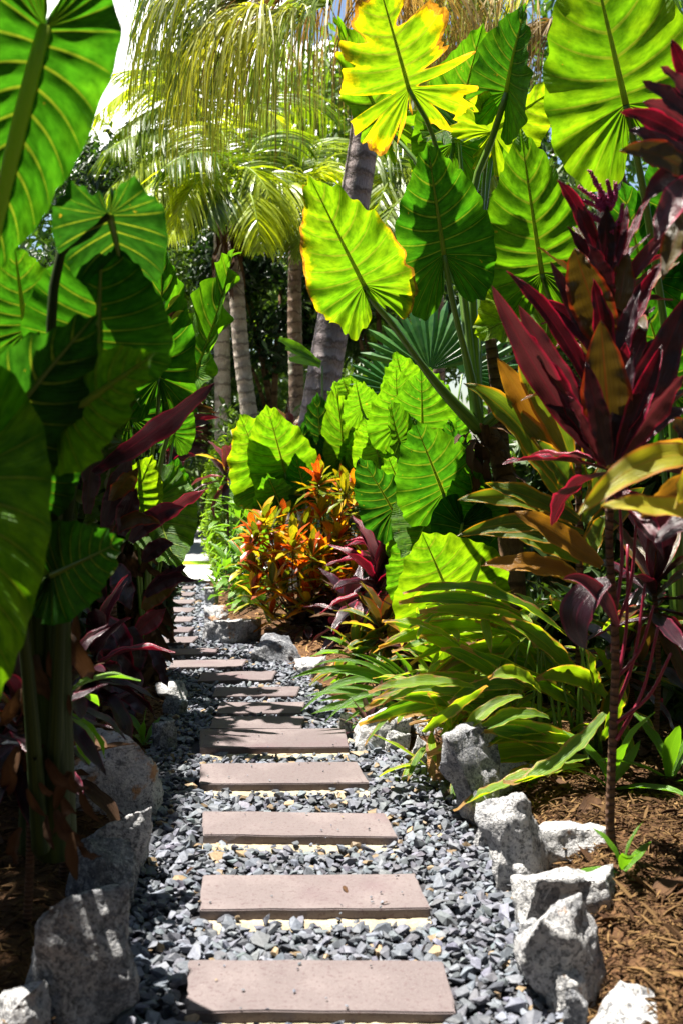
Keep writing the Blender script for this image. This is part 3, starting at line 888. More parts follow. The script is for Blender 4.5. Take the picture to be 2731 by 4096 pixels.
# shared unit leaves, for plants of many alike leaves
_units = {}
def unit_lances(key, mat, aspect, arch=.18, fold=.25, wave=.03, taper=.42, count=4, n=12, m=5, tipw=0.0):
    if key in _units: return _units[key]
    out = []
    for k in range(count):
        s = np.linspace(0, 1, 7)
        ar = arch * (.4 + 1.2 * k / max(1, count - 1))
        C = np.stack([.04 * np.sin(s * 3 + k), s * (1 - .35 * ar * s), .25 * ar * s - ar * 1.3 * s ** 2], 1)
        V, q, uv = lance_grid(C, aspect * (.85 + .1 * k), (0, 0, 1), fold, wave, taper, n, m, seed=k, tipw=tipw)
        out.append(mk_mesh('leaf', V, q, None, M[mat], uv=uv))
    _units[key] = out
    return out

def orient(d, up=Vector((0, 0, 1))):
    d = d.normalized()
    z = up - d * up.dot(d)
    if z.length < 1e-3: z = Vector((0, -1, 0))
    z.normalize()
    return Matrix((d.cross(z), d, z)).transposed()

def put_leaf(plant, me, pos, d, scale, up=Vector((0, 0, 1)), name='leaf', sub=None):
    o = bpy.data.objects.new(name, me)
    link(o, plant)
    o.matrix_local = Matrix.Translation(pos - Vector(plant.location)) @ (orient(d, up) * scale).to_4x4() if False else Matrix.Translation(pos - Vector(plant.location)) @ (orient(d, up).to_4x4() @ Matrix.Scale(scale, 4))
    return o

def rosette(plant, c, n, L, meshes, e0=80, e1=-15, rs=rnd, rise=.0, az=None, jit=10):
    """n leaves around c, the young ones steep, the old ones hanging."""
    for k in range(n):
        f = k / max(1, n - 1)
        el = R(e0 + (e1 - e0) * f + rs.uniform(-jit, jit))
        a = k * 2.39996 + rs.uniform(-.3, .3) if az is None else R(rs.uniform(*az))
        d = Vector((math.cos(a) * math.cos(el), math.sin(a) * math.cos(el), math.sin(el)))
        put_leaf(plant, rs.choice(meshes), c + Vector((0, 0, rise * (1 - f) - rise)) + d * .01, d, L * rs.uniform(.75, 1.1))

def stem(plant, pts, rad, mat, name='stem', seg=10, n=30):
    C = spline(pts, n)
    v, q, t, uv = tube(C, rad, seg)
    return part(name, v, q, t, M[mat], plant, uv=uv)

# ------------------------------------------------------------------ background: trees, shrubs, palms
def leaf_cloud(blobs, n, size, rg, tri_leaf=True):
    """n pointed leaf faces in clumps on ellipsoids (centre, radii); returns V, quads."""
    w = np.array([b[1][0] * b[1][2] for b in blobs]); w = w / w.sum()
    k = rg.choice(len(blobs), n, p=w)
    c = np.array([b[0] for b in blobs])[k]; r = np.array([b[1] for b in blobs])[k]
    d = nrm(rg.normal(0, 1, (n, 3)))
    rad = rg.uniform(.55, 1.04, n) ** .7
    lump = 1 + .18 * np.sin(d[:, 0] * 7 + k) * np.sin(d[:, 2] * 9 + k * 2) + .12 * np.sin(d[:, 1] * 13 + k)
    P = c + d * r * (rad * lump)[:, None]
    nn = nrm(d * .7 + rg.normal(0, .6, (n, 3)) + np.array([0, 0, .5]))
    a = nrm(np.cross(nn, rg.normal(0, 1, (n, 3)))); a = nrm(a + np.array([0, 0, -.35])); b = np.cross(nn, a)
    s = size * rg.uniform(.6, 1.35, n)[:, None]
    V = np.stack([P - a * s, P - b * s * .36 + a * s * .05, P + a * s * 1.1 - nn * s * .25, P + b * s * .36 + a * s * .05], 1).reshape(-1, 3)
    q = np.arange(n * 4).reshape(n, 4)
    return V, q

def tree(name, label, base, h, crown, n, size, mat, seed, cat='tree', group=None, tr=.1):
    """Trunk with limbs and a crown of leaf clumps; crown = list of (offset, radii)."""
    rg = np.random.default_rng(seed)
    root = thing(name, base, label, cat, group)
    bl = [(np.array(base) + np.array(o), np.array(r)) for o, r in crown]
    pr = [tube(spline([base, Vector(base) + Vector((rg.normal(0, .1), 0, h * .5)), Vector(base) + Vector((rg.normal(0, .15), 0, h))], 14), [tr, tr * .6, tr * .3], 8)]
    for c, r in bl[:6]:
        pr.append(tube(spline([Vector(base) + Vector((0, 0, h * .35)), (Vector(base) + Vector((0, 0, h * .6)) + Vector(c)) / 2, Vector(c)], 10), [tr * .5, tr * .12], 6))
    v, q, t, uv = join(pr)
    part('trunk', v, q, t, M['bark'], root, uv=uv)
    V, Q = leaf_cloud(bl, n, size, rg)
    part('crown', V, Q, None, M[mat], root, smooth=False)
    return root

def pinnate(C, n, length, rg, droop=.8, width=.03, spread=1.0, up=Vector((0, 0, 1))):
    """Feather frond along curve C: rachis tube and hanging leaflets."""
    C = spline(C, 30)
    Lc = np.linalg.norm(np.diff(C, axis=0), axis=1).sum()
    v, q, t, uv = tube(C, [.022, .014, .004], 6)
    T = nrm(np.gradient(C, axis=0))
    Vs, Qs, off = [], [], 0
    for side in (1, -1):
        s = np.linspace(.16, .995, n) + rg.normal(0, .004, n)
        s = np.clip(s, 0, 1)
        P = np.stack([np.interp(s, np.linspace(0, 1, 30), C[:, k]) for k in range(3)], 1)
        D = nrm(np.stack([np.interp(s, np.linspace(0, 1, 30), T[:, k]) for k in range(3)], 1))
        lat = nrm(np.cross(D, np.array(up))) * side
        d = nrm(lat * spread + D * .75 + rg.normal(0, .09, (n, 3)) + np.array([0, 0, -.1]))
        ln = length * (np.sin(np.clip(s * 1.05, 0, 1) * math.pi) ** .55 * .9 + .12) * rg.uniform(.85, 1.12, n)
        m = 6
        pts = [P]; dd = d.copy(); cur = P.copy()
        for k in range(m - 1):
            dd = nrm(dd + np.array([0, 0, -1.0]) * droop * (.18 + .25 * k / m) * rg.uniform(.7, 1.3, (n, 1)))
            cur = cur + dd * (ln / (m - 1))[:, None]
            pts.append(cur)
        pts = np.stack(pts, 1)
        tang = nrm(np.gradient(pts, axis=1))
        wv = nrm(np.cross(tang, np.repeat(nrm(np.cross(lat, D))[:, None], m, 1) + rg.normal(0, .5, (n, 1, 3))))
        w = width * np.array([.5, 1, .95, .75, .45, .06])[None, :, None] * rg.uniform(.8, 1.2, (n, 1, 1))
        A, B = pts + wv * w / 2, pts - wv * w / 2
        V = np.stack([A, B], 2).reshape(-1, 3)
        base = (np.arange(n) * m * 2)[:, None] + np.arange(m - 1)[None] * 2
        base = base.ravel()
        Q = np.stack([base, base + 1, base + 3, base + 2], 1)
        Vs.append(V); Qs.append(Q + off); off += len(V)
    return (v, q, t, uv), (np.vstack(Vs), np.vstack(Qs))

def frond(palm, pts, length, seed, mat='coco', n=62, droop=.8, width=.030, spread=.9):
    n = int(n * 1.35); length *= 1.22
    rg = np.random.default_rng(seed)
    C = [at(*p) for p in pts]
    (v, q, t, uv), (V, Q) = pinnate(C, n, length, rg, droop, width, spread)
    f = part('frond', V, Q, None, M[mat], palm, smooth=False)
    part('rachis', v, q, t, M['rib'], f, uv=uv)

def palm_trunk(palm, pts, rad, mat, rings, bulge=.02):
    C = spline(pts, rings * 4)
    n = len(C)
    r = np.interp(np.linspace(0, 1, n), np.linspace(0, 1, len(rad)), rad)
    r = r * (1 + bulge * ((np.arange(n) % 4) == 0))
    v, q, t, uv = tube(C, r, 16)
    return part('trunk', v, q, t, M[mat], palm, uv=uv)

BG = []
def bgtree(x, ytop, Y, wpx, mat, lab, seed, n=3200, size=.10, yb=None, group='trees behind the palms'):
    top = at(x, ytop, Y)
    base = Vector((top.x, Y, 0))
    h = max(top.z, .8)
    w = metres(wpx, Y) / 2
    rs = random.Random(seed)
    cr = []
    for k in range(9):
        f = rs.uniform(.12, .93)
        cr.append(((rs.uniform(-.75, .75) * w, rs.uniform(-.4, .4) * w, h * f), (w * rs.uniform(.35, .6), w * rs.uniform(.35, .6), min(h * .22, w * .6) * rs.uniform(.7, 1.1))))
    cr.append(((0, 0, h * .9), (w * .5, w * .5, h * .1)))
    tree('background_tree', lab, base, h * .8, cr, n, size, mat, seed, group=group)
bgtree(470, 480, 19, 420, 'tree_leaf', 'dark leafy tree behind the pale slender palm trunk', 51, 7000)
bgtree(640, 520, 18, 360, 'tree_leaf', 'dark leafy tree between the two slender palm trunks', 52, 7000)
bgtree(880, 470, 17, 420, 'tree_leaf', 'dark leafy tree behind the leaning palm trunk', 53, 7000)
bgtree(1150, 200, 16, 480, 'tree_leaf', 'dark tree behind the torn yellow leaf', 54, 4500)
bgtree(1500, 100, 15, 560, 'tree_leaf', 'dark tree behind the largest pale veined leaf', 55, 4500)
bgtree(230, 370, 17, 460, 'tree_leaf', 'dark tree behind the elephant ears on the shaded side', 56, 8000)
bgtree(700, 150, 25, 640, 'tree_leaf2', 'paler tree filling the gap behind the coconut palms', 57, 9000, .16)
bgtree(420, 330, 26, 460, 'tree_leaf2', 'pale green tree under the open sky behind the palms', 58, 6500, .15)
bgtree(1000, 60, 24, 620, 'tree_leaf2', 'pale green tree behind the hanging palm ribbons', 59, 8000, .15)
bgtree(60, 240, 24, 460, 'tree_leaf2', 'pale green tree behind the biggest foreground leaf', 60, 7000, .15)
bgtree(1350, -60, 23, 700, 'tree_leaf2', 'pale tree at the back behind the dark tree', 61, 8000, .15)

def hedge(name, label, x, ytop, ybot, Y, wpx, mat, seed, n=1800, size=.06, cat='shrub'):
    top = at(x, ytop, Y); h = max(.3, top.z)
    base = Vector((top.x, Y, 0)); w = metres(wpx, Y) / 2
    rs = random.Random(seed)
    cr = [((rs.uniform(-.5, .5) * w, rs.uniform(-.4, .4) * w, h * rs.uniform(.2, .8)), (w * .6, w * .55, h * .25)) for _ in range(7)]
    tree(name, label, base, h * .7, cr, n, size, mat, seed, cat, tr=.025)
hedge('glossy_shrub', 'bright glossy green shrub at the far right of the path opening', 520, 975, 1330, 13.0, 110, 'hedge_leaf', 71, 2600, .05)
hedge('glossy_shrub', 'dark green shrub in the shade under the slender palms', 590, 930, 1300, 14.5, 200, 'tree_leaf', 72, 2400, .07)
hedge('glossy_shrub', 'low dark shrub behind the elephant ears at the leaning palm foot', 800, 840, 1300, 13, 330, 'tree_leaf', 73, 3000, .07)
hedge('glossy_shrub', 'dark bush closing the gap on the shaded side beside the far road', 330, 900, 1300, 12.5, 160, 'tree_leaf', 74, 2600, .07)
hedge('lawn_hedge', 'lime green sunlit hedge on the lawn beyond the road', 455, 985, 1210, 34, 160, 'hedge_leaf', 75, 2500, .12)

# ---- leaning ribbon palm with a curtain of hanging leaf ribbons
def ribbons(hub, n, rg, out, drop, width=.015, fan=2.2, reach=.55):
    """A costapalmate leaf: segments fan out from the hub along out, then hang."""
    o = nrm(np.array(out, dtype=float)); side = nrm(np.cross(o, [0, 0, 1.0]))
    Vs, Qs, off = [], [], 0
    a = np.linspace(-fan / 2, fan / 2, n) + rg.normal(0, .03, n)
    d = np.cos(a)[:, None] * o + np.sin(a)[:, None] * side + np.array([0, 0, .15])
    d = nrm(d + rg.normal(0, .05, (n, 3)))
    m = 12
    cur = np.repeat(np.array(hub)[None], n, 0); pts = [cur]; dd = d
    ln = (reach + drop * rg.uniform(.55, 1.1, n)) / (m - 1)
    for k in range(m - 1):
        g = .10 + .55 * (k / m) ** .7
        dd = nrm(dd + np.array([0, 0, -1.0]) * g * 1.3 + rg.normal(0, .05, (n, 3)))
        cur = cur + dd * ln[:, None]; pts.append(cur)
    pts = np.stack(pts, 1)
    tang = nrm(np.gradient(pts, axis=1))
    wv = nrm(np.cross(tang, nrm(rg.normal(0, 1, (n, 1, 3)) + np.array([0, -1.2, 0]))))
    w = width * np.interp(np.linspace(0, 1, m), [0, .25, .6, 1], [.8, 1.1, .8, .12])[None, :, None] * rg.uniform(.6, 1.3, (n, 1, 1))
    V = np.stack([pts + wv * w / 2, pts - wv * w / 2], 2).reshape(-1, 3)
    b = ((np.arange(n) * m * 2)[:, None] + np.arange(m - 1)[None] * 2).ravel()
    return V, np.stack([b, b + 1, b + 3, b + 2], 1)

def ribbon_palm(label, crown, trunk_pts, rad, hubs, mat, seed, trunk_mat='trunk'):
    base = trunk_pts[-1]
    p = thing('ribbon_palm', base, label, 'palm', 'tall palms')
    palm_trunk(p, trunk_pts[::-1], rad, trunk_mat, 44)
    rg = np.random.default_rng(seed)
    for k, (x, y, Y, n, drop, m) in enumerate(hubs):
        hub = at(x, y, Y)
        out = hub - crown; out.z = 0
        V, Q = ribbons(hub, n, rg, out if out.length > .1 else Vector((0, -1, 0)), drop)
        f = part('frond', V, Q, None, M[m], p, smooth=False)
        C = spline([crown, (crown + hub) / 2 + Vector((0, 0, .25)), hub], 12)
        v, q, t, uv = tube(C, [.03, .016], 6)
        part('petiole', v, q, t, M['rib'], f, uv=uv)
    return p
YP = 11.0
crown1 = at(850, -260, YP)
hubs1 = []
rs = random.Random(21)
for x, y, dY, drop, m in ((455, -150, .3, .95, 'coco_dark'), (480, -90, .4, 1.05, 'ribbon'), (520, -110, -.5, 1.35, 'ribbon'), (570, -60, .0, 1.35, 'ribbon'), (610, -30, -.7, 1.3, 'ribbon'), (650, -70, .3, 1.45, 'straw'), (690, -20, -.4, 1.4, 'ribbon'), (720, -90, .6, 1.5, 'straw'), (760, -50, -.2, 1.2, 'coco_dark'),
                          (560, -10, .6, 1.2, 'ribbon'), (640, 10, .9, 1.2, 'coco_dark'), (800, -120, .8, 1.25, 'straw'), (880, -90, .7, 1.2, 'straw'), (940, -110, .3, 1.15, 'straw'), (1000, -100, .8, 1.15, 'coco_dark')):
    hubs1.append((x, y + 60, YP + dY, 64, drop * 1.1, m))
ribbon_palm('leaning ringed palm with a curtain of hanging ribbon leaves', crown1,
            [crown1, at(848, 120, YP), at(834, 330, YP), at(790, 600, YP), at(745, 860, YP), at(705, 1130, YP), Vector((at(690, 1300, YP).x, YP, 0))],
            [.21, .185, .165, .15, .14, .12, .11], hubs1, 'ribbon', 5)
crown2 = at(1330, -260, 12.5)
hubs2 = [(x, y, 12.3 + dY, 70, drop, m) for x, y, dY, drop, m in ((1060, -80, .2, 1.3, 'straw'), (1110, -40, -.3, 1.3, 'ribbon'), (1160, -70, .4, 1.4, 'straw'), (1200, -20, -.2, 1.5, 'straw'), (1240, -60, .3, 1.6, 'ribbon'), (1290, 60, .2, 1.5, 'straw'), (1350, -40, .2, 1.4, 'coco_dark'), (1450, -60, .3, 1.3, 'coco_dark'), (1180, 60, .6, 1.2, 'straw'))]
ribbon_palm('second ribbon palm with straw coloured hanging leaves behind the torn yellow leaf', crown2,
            [crown2, at(1390, 200, 12.6), at(1400, 800, 12.6), Vector((at(1400, 1300, 12.6).x, 12.6, 0))], [.18, .15, .13, .12], hubs2, 'straw', 6, 'trunk')

# ---- coconut palms
c2b = Vector((at(600, 1300, 14).x, 14, 0))
p = thing('coconut_palm', c2b, 'pale slender palm trunk topped by brown husks and arching yellow green fronds', 'palm', 'slender palms')
palm_trunk(p, [c2b, at(578, 1000, 14), at(556, 820, 14), at(545, 680, 14), at(530, 480, 14)], [.13, .115, .10, .095, .08], 'trunk2', 34, .05)
for k, (pts, ln) in enumerate([
    ([(520, 470, 14), (470, 390, 13.8), (420, 372, 13.6), (340, 430, 13.3), (300, 470, 13.1)], .62),
    ([(522, 465, 14), (495, 365, 13.6), (440, 352, 13.2), (370, 390, 12.9)], .6),
    ([(524, 462, 14), (480, 400, 13.5), (430, 450, 13.1), (385, 560, 12.9)], .55),
    ([(530, 462, 14), (560, 385, 13.7), (610, 430, 13.4), (630, 500, 13.3)], .6),
    ([(530, 460, 14), (600, 400, 14.3), (660, 450, 14.5), (690, 560, 14.6)], .6),
    ([(526, 460, 14), (530, 360, 14.2), (500, 290, 14.6), (440, 280, 15)], .6),
    ([(528, 462, 14), (570, 440, 13.3), (590, 500, 13.0), (600, 580, 12.9)], .5),
    ([(526, 462, 14), (500, 440, 13.2), (470, 520, 12.8)], .45),
    ([(532, 460, 14), (590, 330, 14.5), (660, 300, 15), (720, 360, 15.3)], .6)]):
    frond(p, pts, ln, 200 + k, 'coco', 58)
rs = random.Random(9)
ul = unit_lances('dead_long', 'dead', .14, .4, .3, .06)
for k in range(40):
    a = rs.uniform(0, 6.28); d = Vector((math.cos(a) * .5, math.sin(a) * .5, -1 if k % 3 else .6))
    put_leaf(p, rs.choice(ul), at(522 + rs.uniform(-24, 24), 520 + rs.uniform(-20, 95), 13.8), d, rs.uniform(.3, .6), name='dead_sheath')
c4b = Vector((at(520, 1270, 16.5).x, 16.5, 0))
p = thing('coconut_palm', c4b, 'coconut palm with a pinkish crown shaft and wide fronds against the sky', 'palm', 'slender palms')
palm_trunk(p, [c4b, at(512, 900, 16.5), at(508, 500, 16.5), at(506, 290, 16.5)], [.14, .12, .11, .09], 'trunk2', 40, .05)
for k, (pts, ln) in enumerate([
    ([(500, 340, 16.5), (440, 270, 16.2), (360, 250, 15.9), (270, 300, 15.5)], .75),
    ([(500, 345, 16.5), (420, 310, 16), (330, 300, 15.5), (240, 350, 15)], .75),
    ([(500, 345, 16.5), (430, 340, 15.8), (340, 360, 15.2), (250, 440, 14.8)], .75),
    ([(505, 335, 16.5), (420, 215, 16.3), (310, 200, 16.0), (215, 270, 15.7)], .7), ([(502, 345, 16.5), (400, 370, 15.6), (310, 430, 15), (235, 540, 14.6)], .7), ([(502, 345, 16.5), (410, 400, 15.4), (350, 480, 15), (320, 590, 14.6)], .65),
    ([(505, 335, 16.5), (440, 200, 16.6), (350, 165, 16.8), (265, 170, 17)], .7),
    ([(505, 330, 16.5), (480, 200, 16.8), (420, 130, 17.2), (330, 120, 17.6)], .7),
    ([(510, 335, 16.5), (560, 250, 16), (620, 260, 15.7), (680, 340, 15.4)], .7),
    ([(510, 340, 16.5), (580, 300, 16.6), (650, 330, 16.8), (720, 420, 17)], .7),
    ([(512, 338, 16.5), (600, 230, 17), (690, 220, 17.5), (780, 290, 18)], .75),
    ([(505, 345, 16.5), (460, 360, 15.5), (420, 430, 15), (400, 520, 14.8)], .65)]):
    frond(p, pts, ln, 230 + k, 'coco', 62, .8, .036)
rg0 = np.random.default_rng(77)
v, q, t, uv = tube(spline([at(492, 300, 16.4), at(496, 340, 16.4), at(500, 375, 16.4)], 8), [.05, .09, .07], 10)
part('crown_shaft', v, q, t, M['rib'], p, uv=uv)
c3b = Vector((at(690, 1285, 15).x, 15, 0))
p = thing('coconut_palm', c3b, 'thin mottled palm trunk standing left of the leaning palm', 'palm', 'slender palms')
palm_trunk(p, [c3b, at(681, 900, 15), at(677, 700, 15), at(679, 470, 15)], [.11, .10, .095, .075], 'trunk3', 36, .06)
for k, (pts, ln) in enumerate([
    ([(679, 480, 15), (650, 400, 14.6), (600, 400, 14.3), (560, 470, 14)], .65),
    ([(679, 480, 15), (660, 420, 14.2), (620, 470, 13.8), (590, 560, 13.6)], .6),
    ([(680, 478, 15), (720, 400, 15), (780, 400, 15), (850, 460, 15)], .7),
    ([(680, 478, 15), (700, 360, 15.6), (740, 320, 16), (800, 330, 16.4)], .7),
    ([(680, 478, 15), (660, 360, 15.6), (610, 330, 16), (540, 380, 16.4)], .7),
    ([(680, 480, 15), (700, 450, 14.2), (690, 540, 13.8), (680, 600, 13.7)], .5)]):
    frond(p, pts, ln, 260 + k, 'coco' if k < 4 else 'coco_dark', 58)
# palm fronds that show between the leaning trunk and the elephant ears
b5 = Vector((at(1010, 1270, 13.5).x, 13.5, 0))
p = thing('young_palm', b5, 'deep green feather palm between the leaning trunk and the elephant ears', 'palm')
palm_trunk(p, [b5, at(1005, 800, 13.5), at(1000, 520, 13.5)], [.09, .08, .07], 'trunk3', 24)
for k, (pts, ln) in enumerate([
    ([(1000, 525, 13.5), (950, 330, 13.2), (890, 320, 13), (850, 400, 12.8)], .7), ([(1000, 525, 13.5), (930, 400, 13), (890, 420, 12.7), (860, 500, 12.5)], .65),
    ([(1000, 525, 13.5), (960, 440, 12.8), (900, 480, 12.4), (870, 570, 12.2)], .6), ([(1000, 525, 13.5), (1040, 340, 13.5), (1090, 330, 13.5), (1140, 420, 13.5)], .7),
    ([(1000, 525, 13.5), (990, 320, 13.8), (950, 260, 14.2), (900, 270, 14.6)], .7)]):
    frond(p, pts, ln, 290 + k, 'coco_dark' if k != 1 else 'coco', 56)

# ---- small fan palms
def fan_leaf(plant, hub, d, n, L, rg, spread=2.6, mat='fan', tilt=Vector((0, -1, .3))):
    A = np.array(orient(d, tilt).transposed())       # rows x, y, z
    a = np.linspace(-spread / 2, spread / 2, n)
    V, Q, off = [], [], 0
    for i in range(n):
        w = spread / n * .62
        ln = L * (1 - .12 * abs(a[i]) / spread * 2) * rg.uniform(.9, 1.05)
        s = np.array([.04, .3, .6, .85, 1.0]); wd = np.array([1, 1, .95, .6, .05])
        for k in range(5):
            for e, zz in ((-1, -.025), (0, .02), (1, -.025)):
                an = a[i] + e * w * wd[k]
                V.append((math.sin(an) * ln * s[k], math.cos(an) * ln * s[k], zz * s[k] * wd[k] * 2 * L - .12 * L * s[k] ** 2))
        for k in range(4):
            for c in range(2):
                b = off + k * 3 + c
                Q.append((b, b + 1, b + 4, b + 3))
        off += 15
    V = np.array(V) @ A + np.array(hub)
    return part('fan_leaf', V, Q, None, M[mat], plant, smooth=False)
b6 = Vector((at(985, 1340, 9.0).x, 9.0, 0.1))
p = thing('fan_palm', b6, 'small fan palm with pleated green leaf behind the thick stalks', 'palm')
rg0 = np.random.default_rng(4)
for hx, hy, Y, dx, dz, L in ((985, 850, 9.0, 0, 1, .62), (930, 900, 9.3, -.6, .8, .5), (1060, 860, 9.3, .7, .7, .55)):
    hub = at(hx, hy, Y)
    f = fan_leaf(p, hub, Vector((dx, 0.1, dz)), 16, L, rg0)
    v, q, t, uv = tube(spline([b6, (b6 + hub) / 2 + Vector((0, 0, .1)), hub], 10), [.012, .008], 6)
    part('petiole', v, q, t, M['stalk'], f, uv=uv)
b7 = Vector((at(745, 1320, 10.2).x, 10.2, 0.1))
p = thing('fan_palm', b7, 'fan palm blades poking out left of the leaning palm trunk', 'palm')
for tx, ty, bx, by, w in ((640, 778, 735, 835, 22), (664, 826, 735, 842, 20), (655, 800, 735, 838, 16)):
    lance(p, (bx, by), (tx, ty), w, 10.2, 10.0, 4, 20, 'lily', taper=.7, fold=.5, tipw=.55, name='blade')
stem(p, [b7, at(740, 840, 10.2)], [.012, .008], 'stalk', 'petiole')

# ------------------------------------------------------------------ elephant ears, sunny side
def ground_at(x, y, Y):
    q = at(x, y, Y)
    return Vector((q.x, q.y, float(bed_height(np.array(q.x), np.array(q.y)))))

A = thing('elephant_ear', ground_at(1180, 1500, 6.0), 'tall elephant ear plant with thick stalks, torn yellow leaf and brown fibrous trunk', 'plant', 'elephant ears')
CR = (1098, 985, 5.8)
ear(A, (938, 205), (862, -70), 5.5, 5.15, 1.2, 8, [(1000, 335, 5.6), (1060, 640, 5.75), CR], .014, seed=1, tear=.85, yel=.85, burn=1.15, tint=.9, curl=-.05, wave=.05, fold=.12, lobes=.5, lobe_curl=-.15)
ear(A, (1163, 212), (1192, 12), 5.6, 5.3, 1.0, -48, [(1125, 330, 5.7), (1088, 440, 5.75), (1085, 700, 5.8), CR], .020, seed=2, tint=.5, yel=.12, fold=.25, curl=-.1, wave=.03, lobes=.5, sr0=.03)
ear(A, (1128, 302), (1302, 178), 5.85, 5.6, .95, 20, [(1110, 420, 6.1), (1100, 700, 6), CR], .012, seed=3, tint=1, yel=.35, burn=.6, tear=.6, wave=.05, fold=.15, curl=.1)
ear(A, (1243, 628), (1192, 300), 5.4, 5.2, .80, -8, [(1262, 720, 5.5), (1230, 860, 5.7), CR], .015, seed=4, tear=.10, tint=.66, yel=.16, burn=.15, fold=.12, curl=-.05, wave=.02, lobes=.3)
ear(A, (1018, 585), (982, 332), 5.3, 5.05, .98, 6, [(1040, 700, 5.4), (1078, 860, 5.7), CR], .016, seed=5, tear=.08, tint=.45, yel=.05, burn=.1, fold=.02, fold2=.55, curl=-.06, wave=.03, lobes=.50, sr0=.034)
ear(A, (836, 655), (712, 412), 5.1, 4.75, .84, -6, [(862, 700, 5.22), (900, 745, 5.3), (1000, 880, 5.6), CR], .016, seed=6, tear=.16, tint=.82, yel=.42, burn=.85, fold=.10, curl=-.08, wave=.045, lobes=.38, sr0=.038)
ear(A, (1262, 690), (1085, 775), 5.7, 5.5, 1.1, 22, [(1240, 800, 5.8), (1150, 950, 5.85), CR], .012, seed=7, tint=.95, yel=.32, burn=.3, fold=.1, curl=.05, wave=.04)
ear(A, (1040, 330), (1100, 55), 6.3, 6.1, .85, 15, [(1030, 420, 6.2), (1060, 700, 6.0), CR], .012, seed=8, tint=.6, yel=.1, fold=.2)
ear(A, (876, 275), (760, 45), 6.2, 6.0, .70, 35, [(905, 315, 6.1), (975, 410, 6.0), (1070, 700, 5.9), CR], .014, seed=9, tint=.75, yel=.35, burn=.6, tear=.4, wave=.04, fold=.2)
ear(A, (1050, 285), (960, 330), 6.0, 5.8, .9, 30, [(1060, 420, 6.0), (1075, 700, 5.9), CR], .011, seed=10, tint=.6, yel=.1, fold=.2, wave=.03)
ear(A, (1140, 310), (1010, 250), 6.4, 6.3, .9, -20, [(1120, 420, 6.2), (1090, 720, 6.0), CR], .011, seed=11, tint=.65, yel=.1, fold=.15, wave=.03)
stem(A, [Vector(A.location), at(1172, 1250, 6.0), at(1150, 1060, 5.95), at(1105, 975, 5.85)], [.09, .075, .065, .05], 'bark', 'trunk', 14)
stem(A, [at(1150, 1060, 5.95), at(1140, 900, 5.98), at(1125, 780, 6.0)], [.05, .04, .03], 'bark', 'trunk', 12)
ul = unit_lances('dead_short', 'dead', .28, .5, .4, .1)
rs = random.Random(3)
for k in range(26):
    pos = at(1090 + rs.uniform(-25, 60), 1000 + rs.uniform(-20, 110), 5.75 + rs.uniform(-.05, .1))
    put_leaf(A, rs.choice(ul), pos, Vector((rs.uniform(-1, 1), rs.uniform(-1, .2), rs.uniform(-.9, .7))), rs.uniform(.09, .2), name='dead_sheath')

B = thing('elephant_ear', ground_at(1560, 1450, 5.4), 'elephant ear with the largest pale veined leaf at the upper right', 'plant', 'elephant ears')
ear(B, (1436, 240), (1345, -160), 4.9, 4.7, .96, 6, [(1456, 335, 5.0), (1490, 520, 5.2), (1540, 900, 5.3), (1560, 1450, 5.4)], .019, seed=12, tear=.08, tint=.80, yel=.16, burn=.15, fold=.08, curl=-.05, wave=.03, lobes=.48, lobe_curl=-.1)
ear(B, (1480, 640), (1420, 420), 5.9, 5.8, .9, 20, [(1500, 760, 5.8), (1550, 1450, 5.4)], .013, seed=13, tint=.35, fold=.2)
ear(B, (1540, 900), (1470, 640), 5.6, 5.4, .9, -20, [(1550, 1100, 5.5), (1560, 1450, 5.4)], .013, seed=14, tint=.4, fold=.2)
ear(B, (1585, 560), (1540, 300), 5.8, 5.6, .9, -20, [(1580, 900, 5.6), (1560, 1450, 5.4)], .013, seed=15, tint=.4, fold=.2)

C = thing('elephant_ear', ground_at(1040, 1500, 6.3), 'clump of green elephant ears low beside the strap leaves', 'plant', 'elephant ears')
cb = (1050, 1480, 6.3)
ear(C, (1017, 1133), (955, 975), 5.9, 5.62, 1.05, 5, [(1030, 1200, 6.0), (1045, 1330, 6.2), cb], .012, seed=21, tear=.08, tint=.52, yel=.06, fold=.1, curl=-.1, wave=.03, lobes=.46, rel=.02)
ear(C, (969, 985), (967, 840), 6.4, 6.15, .9, -5, [(985, 1100, 6.4), (1030, 1300, 6.3), cb], .010, seed=22, tint=.6, fold=.12, wave=.03)
ear(C, (915, 975), (905, 838), 6.7, 6.45, .9, 10, [(940, 1100, 6.6), (1020, 1300, 6.4), cb], .010, seed=23, tint=.65, yel=.1, fold=.15, wave=.03)
ear(C, (916, 1015), (886, 918), 6.2, 6.1, 1.0, 52, [(925, 1080, 6.3), (1010, 1300, 6.3), cb], .010, seed=24, tint=.6, fold=.3, wave=.03)
ear(C, (902, 1172), (828, 1040), 6.5, 6.35, .85, -25, [(930, 1230, 6.5), (1010, 1380, 6.4), cb], .010, seed=25, tint=.25, yel=.10, burn=.15, fold=.35, wave=.04)
ear(C, (1032, 1372), (972, 1228), 5.5, 5.22, 1.35, 10, [(1043, 1420, 5.7), cb], .012, seed=26, tint=.84, yel=.05, fold=.08, curl=-.05, wave=.02, lobes=.75)
ear(C, (1060, 1205), (1030, 1345), 5.75, 5.6, .95, -10, [(1080, 1180, 5.9), (1080, 1300, 6.1), cb], .011, seed=27, tint=.3, fold=.15, wave=.04, rel=.025)
ear(C, (985, 1185), (930, 1300), 6.0, 5.75, 1.0, 15, [(1010, 1200, 6.1), (1040, 1350, 6.2), cb], .010, seed=28, tint=.72, fold=.12, wave=.03)
ear(C, (1060, 1100), (1035, 960), 6.2, 6.1, .9, -30, [(1060, 1300, 6.2), cb], .010, seed=29, tint=.45, fold=.2, wave=.03)
